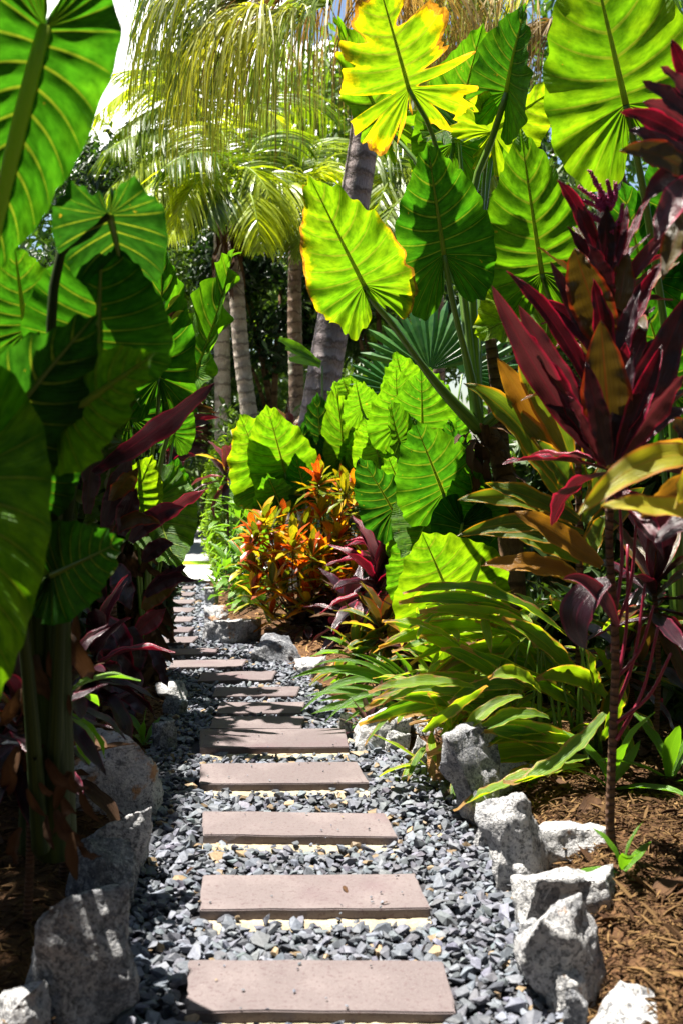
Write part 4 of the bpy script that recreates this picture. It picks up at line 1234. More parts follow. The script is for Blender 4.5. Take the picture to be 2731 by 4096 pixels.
ear(C, (985, 1085), (925, 1000), 6.5, 6.3, .95, 15, [(1010, 1250, 6.4), cb], .010, seed=31, tint=.7, yel=.05, fold=.15, wave=.03)
ear(C, (950, 1330), (905, 1230), 6.2, 6.0, 1.0, 10, [(990, 1420, 6.3), cb], .010, seed=32, tint=.6, fold=.15, wave=.03)
ear(C, (1095, 1180), (1075, 1060), 5.9, 5.7, .95, -15, [(1085, 1330, 6.1), cb], .010, seed=33, tint=.62, fold=.15, wave=.03)
ear(C, (1100, 1290), (1050, 1160), 6.1, 6.0, .9, -15, [(1080, 1400, 6.2), cb], .010, seed=30, tint=.35, fold=.2, wave=.03)

Dp = thing('elephant_ear', ground_at(700, 1350, 9.8), 'elephant ears glowing yellow green above the orange croton', 'plant', 'elephant ears')
db = (700, 1330, 9.8)
for b, t, W, ro, kw in [
    ((608, 1082), (543, 945), .95, 12, dict(tint=.8, yel=.32, burn=.25, fold=.2)),
    ((655, 1085), (612, 918), .78, -8, dict(tint=.78, yel=.08, fold=.1)),
    ((672, 1098), (699, 972), .85, 12, dict(tint=.22, fold=.25)),
    ((742, 1055), (722, 902), .8, 20, dict(tint=.2, fold=.2)),
    ((789, 1042), (777, 868), .42, -30, dict(tint=.75, yel=.05, fold=.3)),
    ((838, 1000), (805, 868), .85, 8, dict(tint=1, yel=.38, burn=.4, fold=.1, wave=.05)),
    ((592, 1108), (606, 1195), .95, 10, dict(tint=.55, yel=.3, burn=.6, fold=.1, wave=.05)),
    ((868, 985), (858, 860), .7, 30, dict(tint=.6, yel=.12, fold=.25)),
    ((888, 930), (886, 808), .8, 10, dict(tint=.65, fold=.2)),
    ((850, 905), (838, 845), .9, 10, dict(tint=.7, fold=.2)),
    ((800, 905), (782, 855), .9, 0, dict(tint=.7, yel=.1)),
    ((760, 1090), (742, 980), .8, 20, dict(tint=.3, fold=.2)),
    ((905, 1090), (868, 968), .85, 10, dict(tint=.7, yel=.1, fold=.2)), ((842, 1075), (812, 975), .85, -15, dict(tint=.66, fold=.2)), ((940, 860), (925, 780), .8, 15, dict(tint=.6, fold=.2)),
    ((575, 1010), (560, 950), .8, 10, dict(tint=.4, fold=.2)), ((640, 1150), (612, 1080), .85, -10, dict(tint=.6, yel=.1, fold=.2)),
    ((700, 1130), (680, 1040), .8, -20, dict(tint=.4, fold=.2))]:
    Y = 9.4 + ro * .01 + (.35 if b[0] > 780 else 0)
    kw.setdefault('wave', .035)
    ear(Dp, b, t, Y, Y - (.38 if kw.get('tint', .5) > .5 else .05), W * 1.05, ro, [((b[0] + 700) / 2 + (b[0] - 700) * .2, b[1] + 90, Y + .1), db], .011, seed=int(b[0]), nv=70, nu=8, **kw)
ear(Dp, (585, 1352), (527, 1352), 9.0, 8.9, 1.2, 10, [(600, 1385, 9.0), (625, 1440, 9.0)], .010, seed=40, tint=.8, yel=.1, nv=70, nu=8)

# ------------------------------------------------------------------ elephant ears, shaded side
E = thing('elephant_ear', ground_at(105, 2000, 3.3), 'foreground elephant ear with huge dark green leaf and pale midrib', 'plant', 'elephant ears')
ear(E, (104, 62), (-20, 640), 2.5, 2.66, .56, -8, [(70, 180, 2.48), (30, 340, 2.50), (-10, 520, 2.56), (-90, 900, 2.8), (-60, 1700, 3.2)], .019, seed=50, tint=.42, yel=.12, fold=.10, curl=-.05, wave=.028, lobes=.22, rel=.03, nv=150, nu=18, droop=.2)
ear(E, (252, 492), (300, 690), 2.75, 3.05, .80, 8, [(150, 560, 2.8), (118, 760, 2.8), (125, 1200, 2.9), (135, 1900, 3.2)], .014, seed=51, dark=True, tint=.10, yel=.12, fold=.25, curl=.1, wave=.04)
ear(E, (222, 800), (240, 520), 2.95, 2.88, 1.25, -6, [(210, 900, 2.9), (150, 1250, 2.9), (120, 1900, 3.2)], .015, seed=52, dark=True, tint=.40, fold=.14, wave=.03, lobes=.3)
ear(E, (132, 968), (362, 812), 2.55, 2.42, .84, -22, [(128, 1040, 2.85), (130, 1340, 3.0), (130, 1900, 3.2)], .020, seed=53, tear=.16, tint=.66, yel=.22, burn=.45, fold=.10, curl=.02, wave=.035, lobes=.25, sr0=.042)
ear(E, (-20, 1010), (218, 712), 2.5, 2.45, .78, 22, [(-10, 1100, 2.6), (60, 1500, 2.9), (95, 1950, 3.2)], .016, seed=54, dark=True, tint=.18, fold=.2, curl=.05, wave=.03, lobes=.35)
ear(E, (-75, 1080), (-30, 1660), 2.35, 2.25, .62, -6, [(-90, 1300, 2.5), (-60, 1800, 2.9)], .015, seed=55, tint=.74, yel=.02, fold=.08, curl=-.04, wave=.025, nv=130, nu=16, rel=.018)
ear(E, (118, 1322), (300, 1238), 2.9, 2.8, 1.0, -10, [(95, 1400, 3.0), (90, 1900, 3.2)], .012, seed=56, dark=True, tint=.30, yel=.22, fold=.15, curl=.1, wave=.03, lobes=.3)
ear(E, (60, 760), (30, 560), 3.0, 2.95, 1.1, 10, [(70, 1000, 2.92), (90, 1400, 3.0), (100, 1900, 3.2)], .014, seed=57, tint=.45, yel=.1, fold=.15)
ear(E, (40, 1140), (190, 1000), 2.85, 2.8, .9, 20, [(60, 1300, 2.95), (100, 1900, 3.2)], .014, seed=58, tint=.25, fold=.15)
# thick leaf sheaths of the clump
for pts, rr in (([(128, 1950, 3.3), (118, 1600, 3.12), (124, 1340, 3.05), (136, 1070, 2.98), (140, 965, 2.95)], [.065, .062, .056, .036, .028]),
                ([(80, 1950, 3.4), (85, 1500, 3.3), (86, 1250, 3.25), (88, 1075, 3.25)], [.05, .045, .04, .03])):
    stem(E, [at(*q) for q in pts], rr, 'sheath_shaded', 'stalk', 14)
rs = random.Random(12)
for k in range(40):
    pos = at(130 + rs.uniform(-90, 60), rs.uniform(1380, 1950), 3.0 + rs.uniform(-.02, .25))
    put_leaf(E, rs.choice(ul), pos, Vector((rs.uniform(-.6, .6), rs.uniform(-.5, .1), -1)), rs.uniform(.05, .17), Vector((rs.uniform(-.5, .5), -1, 0)), 'dead_leaf')

DY = 1.5
G2 = thing('elephant_ear', ground_at(345, 1560, 5.6), 'elephant ear with upright rolled leaf beside the path on the shaded side', 'plant', 'elephant ears')
gb = (335, 1540, 5.6)
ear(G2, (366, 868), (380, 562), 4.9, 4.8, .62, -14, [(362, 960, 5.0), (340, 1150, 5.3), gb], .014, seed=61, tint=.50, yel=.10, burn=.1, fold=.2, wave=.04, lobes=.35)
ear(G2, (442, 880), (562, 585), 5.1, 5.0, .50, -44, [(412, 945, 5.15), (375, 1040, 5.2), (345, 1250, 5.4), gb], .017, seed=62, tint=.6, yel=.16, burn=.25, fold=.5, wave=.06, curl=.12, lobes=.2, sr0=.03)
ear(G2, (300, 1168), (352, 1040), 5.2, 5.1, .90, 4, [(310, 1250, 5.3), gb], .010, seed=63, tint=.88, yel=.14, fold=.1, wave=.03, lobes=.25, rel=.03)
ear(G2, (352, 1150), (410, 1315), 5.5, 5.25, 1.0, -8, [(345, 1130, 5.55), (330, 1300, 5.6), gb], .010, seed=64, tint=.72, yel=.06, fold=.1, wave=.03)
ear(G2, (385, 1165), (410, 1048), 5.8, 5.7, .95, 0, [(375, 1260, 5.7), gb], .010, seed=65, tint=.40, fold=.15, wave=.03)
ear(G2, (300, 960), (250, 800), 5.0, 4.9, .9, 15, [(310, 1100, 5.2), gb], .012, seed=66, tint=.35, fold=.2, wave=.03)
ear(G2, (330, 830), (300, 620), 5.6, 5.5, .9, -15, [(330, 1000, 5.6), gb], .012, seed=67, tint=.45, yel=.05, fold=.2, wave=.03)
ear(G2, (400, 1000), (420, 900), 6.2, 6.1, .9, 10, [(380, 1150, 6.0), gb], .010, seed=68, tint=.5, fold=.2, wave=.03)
for k in range(4):
    s0 = [(378, 745), (388, 705), (372, 790), (395, 735)][k]
    lance(G2, s0, (s0[0] + 28, s0[1] - 30 + k * 3), 9, 4.75, 4.72, 6, 0, 'cord_yellow' if k % 2 else 'dead', name='dry_strip')
stem(G2, [Vector(G2.location), at(330, 1380, 5.55), at(325, 1220, 5.5)], [.07, .06, .045], 'bark', 'trunk', 12)
for k in range(70):
    pos = at(328 + rs.uniform(-60, 50), rs.uniform(1210, 1530), 5.4 + rs.uniform(-.1, .15))
    put_leaf(G2, rs.choice(ul), pos, Vector((rs.uniform(-.7, .7), rs.uniform(-.6, .1), -1)), rs.uniform(.08, .24), Vector((rs.uniform(-.5, .5), -1, 0)), 'dead_leaf')

DY = 0.0
# ------------------------------------------------------------------ cordylines
# red one, near, sunny side: its cane stands in the mulch
Gc = thing('cordyline', ground_at(1418, 2075, 3.80), 'red cordyline with pink edged broad leaves and beaded flower spikes on a thin ringed cane', 'plant', 'cordylines')
stem(Gc, [Vector(Gc.location) + Vector((0, 0, -.03)), at(1400, 1900, 3.78), at(1408, 1650, 3.75), at(1412, 1480, 3.72), at(1398, 1250, 3.68), at(1402, 1080, 3.65)], [.017, .015, .0145, .014, .013, .016], 'cane', 'cane', 12, 60)
GL = [  # base, tip, width, Yb, Yt, arch, roll, material
    ((1405, 1075), (1378, 735), 132, 3.5, 3.35, 8, -4, 'cord_olive'), ((1385, 1065), (1128, 655), 92, 3.55, 3.35, -30, 25, 'cord_pink'),
    ((1392, 1040), (1190, 700), 96, 3.65, 3.6, -10, -30, 'cord_pink'), ((1392, 960), (1160, 622), 62, 3.6, 3.5, 40, 30, 'cord_red'),
    ((1398, 800), (1318, 570), 120, 3.62, 3.55, -5, 4, 'cord_olive'), ((1402, 900), (1525, 595), 66, 3.6, 3.55, 30, -50, 'cord_red'),
    ((1405, 1050), (1580, 670), 118, 3.55, 3.45, -20, 10, 'cord_maroon'), ((1400, 980), (1500, 720), 90, 3.7, 3.7, 10, -30, 'cord_red'),
    ((1415, 1060), (1570, 860), 80, 3.45, 3.35, 10, 15, 'cord_pink'), ((1400, 1060), (1470, 830), 84, 3.6, 3.55, 0, 30, 'cord_maroon'),
    ((1380, 620), (1277, 412), 54, 3.72, 3.65, 28, 35, 'cord_red'), ((1385, 650), (1392, 470), 66, 3.75, 3.7, 0, 0, 'cord_maroon'),
    ((1395, 660), (1440, 470), 58, 3.72, 3.72, 5, -20, 'cord_red'), ((1405, 650), (1500, 440), 46, 3.75, 3.7, 10, -40, 'cord_pink'),
    ((1400, 700), (1350, 560), 74, 3.68, 3.6, 0, 10, 'cord_maroon'), ((1405, 780), (1440, 580), 84, 3.72, 3.7, 0, -10, 'cord_olive'),
    ((1390, 1060), (1260, 800), 80, 3.75, 3.75, 10, 20, 'cord_maroon'), ((1392, 1070), (1300, 900), 70, 3.45, 3.35, -20, 40, 'cord_pink'),
    ((1400, 830), (1300, 640), 70, 3.75, 3.7, 15, 40, 'cord_red'), ((1400, 860), (1240, 690), 70, 3.7, 3.65, 30, 35, 'cord_red'),
    ((1388, 1062), (1215, 770), 72, 3.5, 3.42, -14, 30, 'cord_red'), ((1398, 1068), (1345, 830), 70, 3.42, 3.35, -6, 15, 'cord_maroon'), ((1410, 1064), (1455, 800), 72, 3.45, 3.4, 0, -20, 'cord_maroon'), ((1415, 1060), (1520, 790), 70, 3.42, 3.36, -6, -25, 'cord_red'),
    ((1386, 1050), (1170, 760), 60, 3.6, 3.55, 10, 40, 'cord_maroon'), ((1396, 880), (1262, 600), 58, 3.66, 3.6, 10, 25, 'cord_maroon'), ((1402, 860), (1360, 640), 66, 3.55, 3.5, 0, 5, 'cord_red'), ((1404, 880), (1470, 650), 62, 3.58, 3.54, 6, -25, 'cord_maroon'), ((1408, 980), (1560, 740), 64, 3.6, 3.56, 6, -20, 'cord_pink'),
    ((1410, 700), (1545, 520), 50, 3.74, 3.7, 14, -30, 'cord_pink'), ((1400, 690), (1300, 520), 46, 3.74, 3.7, 16, 30, 'cord_maroon'), ((1412, 1055), (1580, 940), 70, 3.5, 3.44, 22, 10, 'cord_maroon'), ((1390, 1066), (1250, 930), 64, 3.48, 3.42, 20, 20, 'cord_maroon'),
    ((1410, 900), (1590, 760), 70, 3.7, 3.7, 20, -20, 'cord_maroon'), ((1405, 760), (1560, 600), 60, 3.8, 3.8, 25, -25, 'cord_olive')]
for k, (b, t, w, Yb, Yt, ar, ro, m) in enumerate(GL):
    lance(Gc, b, t, w * (.72 if m != 'cord_olive' else .84), Yb, Yt, ar, ro, m, wave=.09, fold=.3 + .12 * (k % 3), seed=k, taper=.5, n=34, m=9, twist=.5 * math.sin(k * 2.1))
for mset, c0, n0, L0, sd in ((['cord_red', 'cord_maroon', 'cord_pink'], (1402, 1040, 3.72), 16, .42, 1), (['cord_maroon', 'cord_red', 'cord_olive'], (1395, 690, 3.8), 13, .30, 2), (['cord_maroon', 'cord_olive'], (1400, 860, 3.85), 12, .36, 3)):
    rs = random.Random(sd + 70)
    us = [unit_lances('cr_' + m, m, .19, .2, .45, .10, .5, 4, 18, 7) for m in mset]
    for k in range(n0):
        f = k / n0; el = R(78 - 95 * f + rs.uniform(-10, 10)); a_ = k * 2.4 + rs.uniform(-.3, .3)
        put_leaf(Gc, rs.choice(rs.choice(us)), at(*c0) + Vector((0, 0, -.08 * f)), Vector((math.cos(a_) * math.cos(el), math.sin(a_) * math.cos(el) * .8 + .1, math.sin(el))), L0 * rs.uniform(.75, 1.1))
# beaded flower spikes
rs = random.Random(31)
bead = mk_mesh('bead', *[x for x in unit_hulls(1, 14, rs, (1, 1, 1))[0][:1]], None, unit_hulls(1, 14, random.Random(31), (1, 1, 1))[0][1], M['bead']) if False else None
def spike(plant, b, t, Y):
    B_, T_ = at(b[0], b[1], Y), at(t[0], t[1], Y - .03)
    C_ = spline([B_, (B_ + T_) / 2 + Vector((.012, 0, 0)), T_], 40)
    pr = [tube(C_, [.004, .002], 6)]
    rs2 = random.Random(int(b[0] + t[1]))
    ico = np.array([(0, 0, 1), (.9, 0, .3), (.28, .85, .3), (-.72, .53, .3), (-.72, -.53, .3), (.28, -.85, .3), (0, 0, -1)])
    it = np.array([(0, 1, 2), (0, 2, 3), (0, 3, 4), (0, 4, 5), (0, 5, 1), (6, 2, 1), (6, 3, 2), (6, 4, 3), (6, 5, 4), (6, 1, 5)])
    for i in range(3, 40):
        for j in range(4):
            a = rs2.uniform(0, 6.28); r = .0085 * (1 - .5 * i / 40)
            pr.append((ico * (.0058 * (1 - .35 * i / 40)) + C_[i] + np.array([math.cos(a) * r, math.sin(a) * r, rs2.uniform(-.004, .004)]), None, it, np.zeros((7, 2))))
    v, q, tt, uv = join(pr)
    part('flower_spike', v, q, tt, M['bead'], plant, uv=uv)
for b, t in (((1385, 480), (1352, 392)), ((1385, 482), (1328, 430)), ((1388, 485), (1318, 455)), ((1392, 485), (1393, 415)), ((1394, 488), (1412, 420)), ((1400, 540), (1428, 470)), ((1375, 510), (1312, 470)), ((1390, 480), (1364, 420))):
    spike(Gc, b, t, 3.72)
# bare red leaf stalks and the hanging dark leaf lower on the cane
lance(Gc, (1398, 1335), (1345, 1492), 84, 3.6, 3.62, 10, 35, 'cord_maroon', bend=-45, fold=.2, taper=.5)
lance(Gc, (1418, 1440), (1290, 1330), 40, 3.62, 3.55, 40, 30, 'cord_pink', fold=.4)
for a, b_ in (((1408, 1640), (1480, 1340)), ((1410, 1600), (1440, 1250)), ((1412, 1560), (1500, 1390)), ((1405, 1500), (1395, 1220)), ((1410, 1450), (1460, 1200)), ((1415, 1700), (1510, 1440)), ((1410, 1420), (1420, 1120)), ((1414, 1660), (1540, 1500))):
    stem(Gc, [at(a[0], a[1], 3.74), at((a[0] + b_[0]) / 2 + 12, (a[1] + b_[1]) / 2 + 18, 3.78), at(b_[0], b_[1], 3.8)], [.007, .005], 'red_petiole', 'leaf_stalk', 8, 10)

# second cordyline at the right frame edge
Hc = thing('cordyline', ground_at(1640, 2100, 3.3), 'red and orange cordyline leaves reaching in from the upper right edge', 'plant', 'cordylines')
stem(Hc, [Vector(Hc.location), at(1640, 1500, 3.2), at(1620, 900, 3.1), at(1610, 420, 3.0)], [.016, .015, .014, .013], 'cane', 'cane', 10, 40)
for k, (b, t, w, Yb, Yt, ar, ro, m) in enumerate([
    ((1615, 300), (1472, 186), 44, 3.0, 2.85, 10, 40, 'cord_maroon'), ((1615, 350), (1422, 256), 46, 3.0, 2.85, 18, 40, 'cord_red'), ((1615, 420), (1425, 345), 66, 3.0, 2.8, 22, 25, 'cord_olive'),
    ((1615, 260), (1515, 152), 40, 3.0, 2.9, 8, 30, 'cord_pink'), ((1615, 330), (1475, 235), 48, 3.05, 2.95, 22, 10, 'cord_pink'), ((1620, 400), (1440, 300), 50, 3.1, 3.0, 20, 50, 'cord_maroon'),
    ((1615, 250), (1540, 90), 44, 3.05, 3.0, 0, -20, 'cord_red'), ((1620, 440), (1500, 560), 60, 2.95, 2.8, 60, 0, 'cord_pink'), ((1620, 430), (1470, 470), 50, 3.0, 2.9, 50, 30, 'cord_maroon'),
    ((1620, 300), (1500, 290), 44, 3.1, 3.1, 40, 20, 'cord_red'), ((1620, 470), (1520, 640), 54, 3.05, 3.0, 50, 10, 'cord_olive'), ((1620, 360), (1545, 200), 50, 3.15, 3.15, 0, 0, 'cord_maroon')]):
    lance(Hc, b, t, w, Yb, Yt, ar, ro, m, twist=.45 * math.sin(k * 1.7), wave=.09, seed=60 + k, taper=.5)
# yellow one in front
Ic = thing('cordyline', ground_at(1700, 2300, 3.0), 'yellow green cordyline leaves blurred at the right edge before the red one', 'plant', 'cordylines')
stem(Ic, [Vector(Ic.location), at(1690, 1600, 2.95), at(1660, 1080, 2.9)], [.015, .014, .012], 'cane', 'cane', 10, 40)
for k, (b, t, w, Yb, Yt, ar, ro, m) in enumerate([
    ((1650, 1060), (1328, 1182), 70, 2.9, 2.65, 62, 10, 'cord_yellow'), ((1650, 1080), (1545, 1168), 76, 2.9, 2.7, 40, 0, 'cord_yellow'), ((1655, 1190), (1380, 1160), 58, 2.85, 2.65, 10, 30, 'cord_yellow'),
    ((1650, 1060), (1545, 960), 80, 2.9, 2.8, -10, 20, 'cord_olive'), ((1650, 1060), (1420, 1080), 64, 3.0, 2.85, 30, 0, 'cord_yellow'), ((1655, 1100), (1470, 1190), 60, 3.0, 2.95, 30, -10, 'cord_bronze'), ((1655, 1180), (1500, 1250), 54, 3.0, 2.95, 20, 20, 'cord_maroon')]):
    lance(Ic, b, t, w, Yb, Yt, ar, ro, m, twist=.45 * math.sin(k * 1.7), wave=.09, seed=80 + k, taper=.5)

# green and bronze broad leaved one behind the red
Jc = thing('cordyline', ground_at(1330, 1560, 5.1), 'green cordyline with bronze striped leaves pointing left behind the red one', 'plant', 'cordylines')
stem(Jc, [Vector(Jc.location), at(1330, 1300, 5.0), at(1325, 1000, 4.9)], [.02, .018, .015], 'cane', 'cane', 10, 40)
for k, (b, t, w, Yb, Yt, ar, ro, m) in enumerate([
    ((1310, 1150), (1065, 880), 74, 4.8, 4.6, 40, 30, 'cord_green'), ((1310, 1100), (1140, 822), 72, 4.8, 4.65, 5, 20, 'cord_bronze'), ((1310, 1050), (1182, 782), 76, 4.75, 4.6, 10, 0, 'cord_green'),
    ((1325, 1200), (1110, 1112), 50, 4.7, 4.55, 12, 20, 'cord_green'), ((1330, 1190), (1050, 1148), 50, 4.75, 4.55, 22, 30, 'cord_green'), ((1340, 1225), (1048, 1232), 46, 4.75, 4.5, 26, 30, 'cord_green'),
    ((1380, 1300), (1178, 1174), 60, 4.6, 4.45, 8, 15, 'cord_bronze'), ((1330, 1325), (1102, 1300), 54, 4.65, 4.5, 14, 25, 'cord_bronze'), ((1340, 1260), (1070, 1225), 44, 4.85, 4.7, 20, 35, 'cord_green'),
    ((1310, 1180), (1150, 960), 60, 4.95, 4.9, 20, 40, 'cord_green'), ((1320, 1240), (1160, 1110), 56, 4.9, 4.85, 10, 10, 'cord_bronze'), ((1330, 1290), (1180, 1230), 50, 4.9, 4.8, 10, 20, 'cord_green'),
    ((1345, 1300), (1395, 1180), 50, 4.8, 4.7, 10, -20, 'cord_green'), ((1340, 1120), (1250, 900), 60, 4.95, 4.95, 0, 10, 'cord_green'), ((1335, 1340), (1200, 1290), 46, 4.7, 4.6, 12, 10, 'cord_yellow'),
    ((1330, 1140), (1230, 1010), 60, 4.6, 4.5, 0, 40, 'cord_green'), ((1340, 1200), (1440, 1000), 60, 4.9, 4.9, 0, 0, 'cord_green'), ((1340, 1250), (1480, 1120), 60, 4.9, 4.9, 10, 0, 'cord_green')]):
    lance(Jc, b, t, w, Yb, Yt, ar, ro, m, twist=.45 * math.sin(k * 1.7), wave=.09, seed=100 + k, taper=.5, fold=.35)

# dark purple one on the shaded side
DY = 1.3
Fc = thing('cordyline', ground_at(270, 1640, 4.9), 'near black purple cordyline leaning over the shaded edge of the path', 'plant', 'cordylines')
stem(Fc, [Vector(Fc.location), at(262, 1400, 4.85), at(255, 1150, 4.8)], [.02, .018, .015], 'cane', 'cane', 10, 40)
for k, (b, t, w, Yb, Yt, ar, ro, m) in enumerate([
    ((215, 1085), (494, 878), 58, 4.4, 4.2, -6, 30, 'cord_maroon'), ((255, 1150), (318, 1075), 50, 4.5, 4.3, 5, 40, 'cord_olive'), ((240, 1210), (300, 1040), 56, 4.6, 4.5, 5, 10, 'cord_maroon'),
    ((330, 1225), (482, 1120), 40, 4.7, 4.55, 14, 25, 'cord_pink'), ((300, 1245), (425, 1165), 46, 4.6, 4.5, 25, 20, 'cord_maroon'), ((280, 1230), (315, 1120), 52, 4.55, 4.45, 10, 10, 'cord_maroon'),
    ((265, 1222), (372, 1205), 40, 4.55, 4.4, 26, 20, 'cord_olive'), ((238, 1425), (292, 1562), 82, 4.6, 4.45, 26, 0, 'cord_red'), ((300, 1440), (312, 1555), 60, 4.65, 4.6, 20, 0, 'cord_maroon'),
    ((310, 1460), (382, 1398), 46, 4.75, 4.65, 5, 20, 'cord_pink'), ((335, 1370), (452, 1335), 40, 4.9, 4.8, 26, 20, 'cord_maroon'), ((345, 1355), (430, 1300), 30, 4.9, 4.85, 10, 30, 'cord_maroon'),
    ((200, 1500), (268, 1490), 52, 4.5, 4.35, 22, 0, 'cord_maroon'), ((230, 1525), (330, 1640), 84, 4.5, 4.35, 40, 10, 'cord_maroon'), ((340, 1490), (386, 1580), 36, 4.9, 4.8, 28, 0, 'cord_maroon'),
    ((200, 1440), (190, 1600), 80, 4.4, 4.3, 10, 20, 'cord_maroon'), ((240, 1380), (170, 1300), 60, 4.6, 4.5, 10, -20, 'cord_maroon'), ((260, 1300), (300, 1400), 56, 4.5, 4.4, 20, 0, 'cord_maroon'),
    ((250, 1420), (240, 1640), 70, 4.7, 4.6, 10, -20, 'cord_maroon'), ((270, 1600), (300, 1690), 54, 4.7, 4.6, 20, 10, 'cord_maroon'), ((330, 1400), (410, 1340), 44, 4.95, 4.9, 12, 20, 'cord_olive'),
    ((180, 1150), (165, 960), 60, 4.6, 4.5, 0, 0, 'cord_maroon'), ((200, 1180), (215, 980), 54, 4.5, 4.45, 0, 30, 'cord_maroon'), ((330, 1290), (400, 1250), 40, 5.0, 4.95, 15, 20, 'cord_maroon')]):
    lance(Fc, b, t, w, Yb, Yt, ar, ro, m, twist=.45 * math.sin(k * 1.7), wave=.09, seed=130 + k, taper=.5, fold=.35)
DY = 0.9
F2 = thing('cordyline', ground_at(395, 1480, 7.6), 'purple cordyline with narrow pointed leaves before the dark gap and slender palm', 'plant', 'cordylines')
stem(F2, [Vector(F2.location), at(390, 1200, 7.5), at(385, 1000, 7.4)], [.02, .018, .015], 'cane', 'cane', 10, 30)
for k in range(26):
    rs = random.Random(400 + k)
    ty = 905 + k * 11 if k < 14 else 1060 + (k - 14) * 22
    tx = 505 - abs(k - 5) * 3 - rs.uniform(0, 35) if k < 14 else 450 - rs.uniform(0, 60)
    b = (395 + rs.uniform(-15, 5), ty + rs.uniform(20, 60))
    lance(F2, b, (tx, ty), 20 + rs.uniform(0, 8), 7.3, 7.1, 12 + rs.uniform(0, 12), rs.uniform(0, 50), rs.choice(['cord_maroon', 'cord_maroon', 'cord_pink', 'cord_olive', 'cord_red']), wave=.05, n=16, m=5, seed=k)

DY = 0.0
# dark ones under the croton
def cordy(label, px, Y, top, n, L, mats, seed, e0=80, e1=-40):
    base = ground_at(px[0], px[1], Y)
    p_ = thing('cordyline', base, label, 'plant', 'cordylines')
    c = at(top[0], top[1], Y)
    stem(p_, [base, (base + c) / 2 + Vector((.02, 0, 0)), c], [.014, .011], 'cane', 'cane', 8, 16)
    rs_ = random.Random(seed)
    sets = [unit_lances('cl_' + m, m, .24, .22, .4, .05, .5, 4, 16, 7) for m in mats]
    for k in range(n):
        rosette_one(p_, c, k, n, L, rs_.choice(sets), e0, e1, rs_)
    return p_
def rosette_one(p_, c, k, n, L, meshes, e0, e1, rs_):
    f = k / max(1, n - 1)
    el = R(e0 + (e1 - e0) * f + rs_.uniform(-12, 12)); a = k * 2.39996 + rs_.uniform(-.3, .3)
    d = Vector((math.cos(a) * math.cos(el), math.sin(a) * math.cos(el), math.sin(el)))
    put_leaf(p_, rs_.choice(meshes), c + Vector((0, 0, -f * L * .45)), d, L * rs_.uniform(.75, 1.1))
cordy('maroon cordyline with upright pink edged leaves below the orange croton', (850, 1560), 7.3, (868, 1320), 28, .46, ['cord_maroon', 'cord_pink', 'cord_red'], 1)
cordy('maroon cordyline leaning on the low elephant ears beside the croton', (910, 1500), 7.6, (900, 1250), 28, .44, ['cord_maroon', 'cord_red', 'cord_pink'], 2)
cordy('small green and maroon cordyline between croton and strap leaves', (880, 1600), 6.9, (880, 1430), 28, .38, ['cord_olive', 'cord_green', 'cord_yellow'], 3)
cordy('dark maroon cordyline in the shade under the croton', (800, 1560), 7.9, (800, 1400), 26, .40, ['cord_maroon', 'dead'], 4)
cordy('green leaved cordyline low in front of the dark croton shade', (830, 1600), 7.0, (820, 1490), 26, .36, ['cord_green', 'shrub', 'ginger'], 5)
cordy('bronze cordyline tucked between low elephant ears and ginger', (960, 1600), 6.6, (960, 1470), 26, .36, ['cord_bronze', 'cord_green', 'cord_maroon'], 6)
cordy('red tipped cordyline at the foot of the thin mottled palm', (665, 1300), 11.6, (665, 985), 16, .40, ['cord_red', 'cord_maroon', 'cord_bronze'], 7)
cordy('pink striped cordyline in front of the glossy far shrub', (520, 1340), 11.4, (520, 1075), 18, .42, ['cord_pink', 'cord_maroon', 'cord_yellow'], 8)
cordy('dark cordyline in the deep shade at the right edge', (1500, 1800), 4.9, (1500, 1330), 20, .42, ['cord_maroon', 'cord_olive'], 9)
cordy('dark cordyline behind the thin ringed cane', (1450, 1750), 5.2, (1430, 1480), 20, .40, ['cord_maroon', 'cord_green'], 10)
cordy('maroon cordyline in the black shade under the foreground elephant ear', (60, 1900), 3.9, (60, 1560), 18, .40, ['cord_maroon', 'dead'], 11)
cordy('maroon cordyline low in the shade behind the rusty spotted rock', (250, 1680), 5.0, (210, 1600), 18, .34, ['cord_maroon', 'dead', 'cord_maroon'], 12)
cordy('dark cordyline deep in the shade above the black rounded rock', (120, 1800), 4.3, (130, 1720), 18, .36, ['cord_maroon', 'dead'], 13)

# ------------------------------------------------------------------ croton shrubs
def croton(label, shoots, ground, seed, nl=14):
    p_ = thing('croton', ground, label, 'shrub', 'croton shrubs')
    rs_ = random.Random(seed)
    me = unit_lances('croton', 'croton', .26, .16, .25, .04, .6, 5, 9, 5)
    for (x, y, Y) in shoots:
        c = at(x, y, Y)
        stem(p_, [ground, (ground + c) / 2 + Vector((rs_.uniform(-.05, .05), 0, -.03)), c], [.008, .004], 'bark', 'branch', 6, 8)
        for k in range(nl):
            f = k / nl
            el = R(85 - 110 * f + rs_.uniform(-12, 12)); a = k * 2.4 + rs_.uniform(-.4, .4)
            d = Vector((math.cos(a) * math.cos(el), math.sin(a) * math.cos(el) - .15, math.sin(el)))
            put_leaf(p_, rs_.choice(me), c + Vector((0, 0, -.07 * f)), d, rs_.uniform(.16, .25))
rs = random.Random(8)
croton('sunlit orange and yellow croton with red leaves under the elephant ears', [(rs.uniform(690, 865), rs.uniform(1105, 1290), 8.9 + rs.uniform(-.3, .35)) for _ in range(24)], ground_at(760, 1460, 9.1), 1)
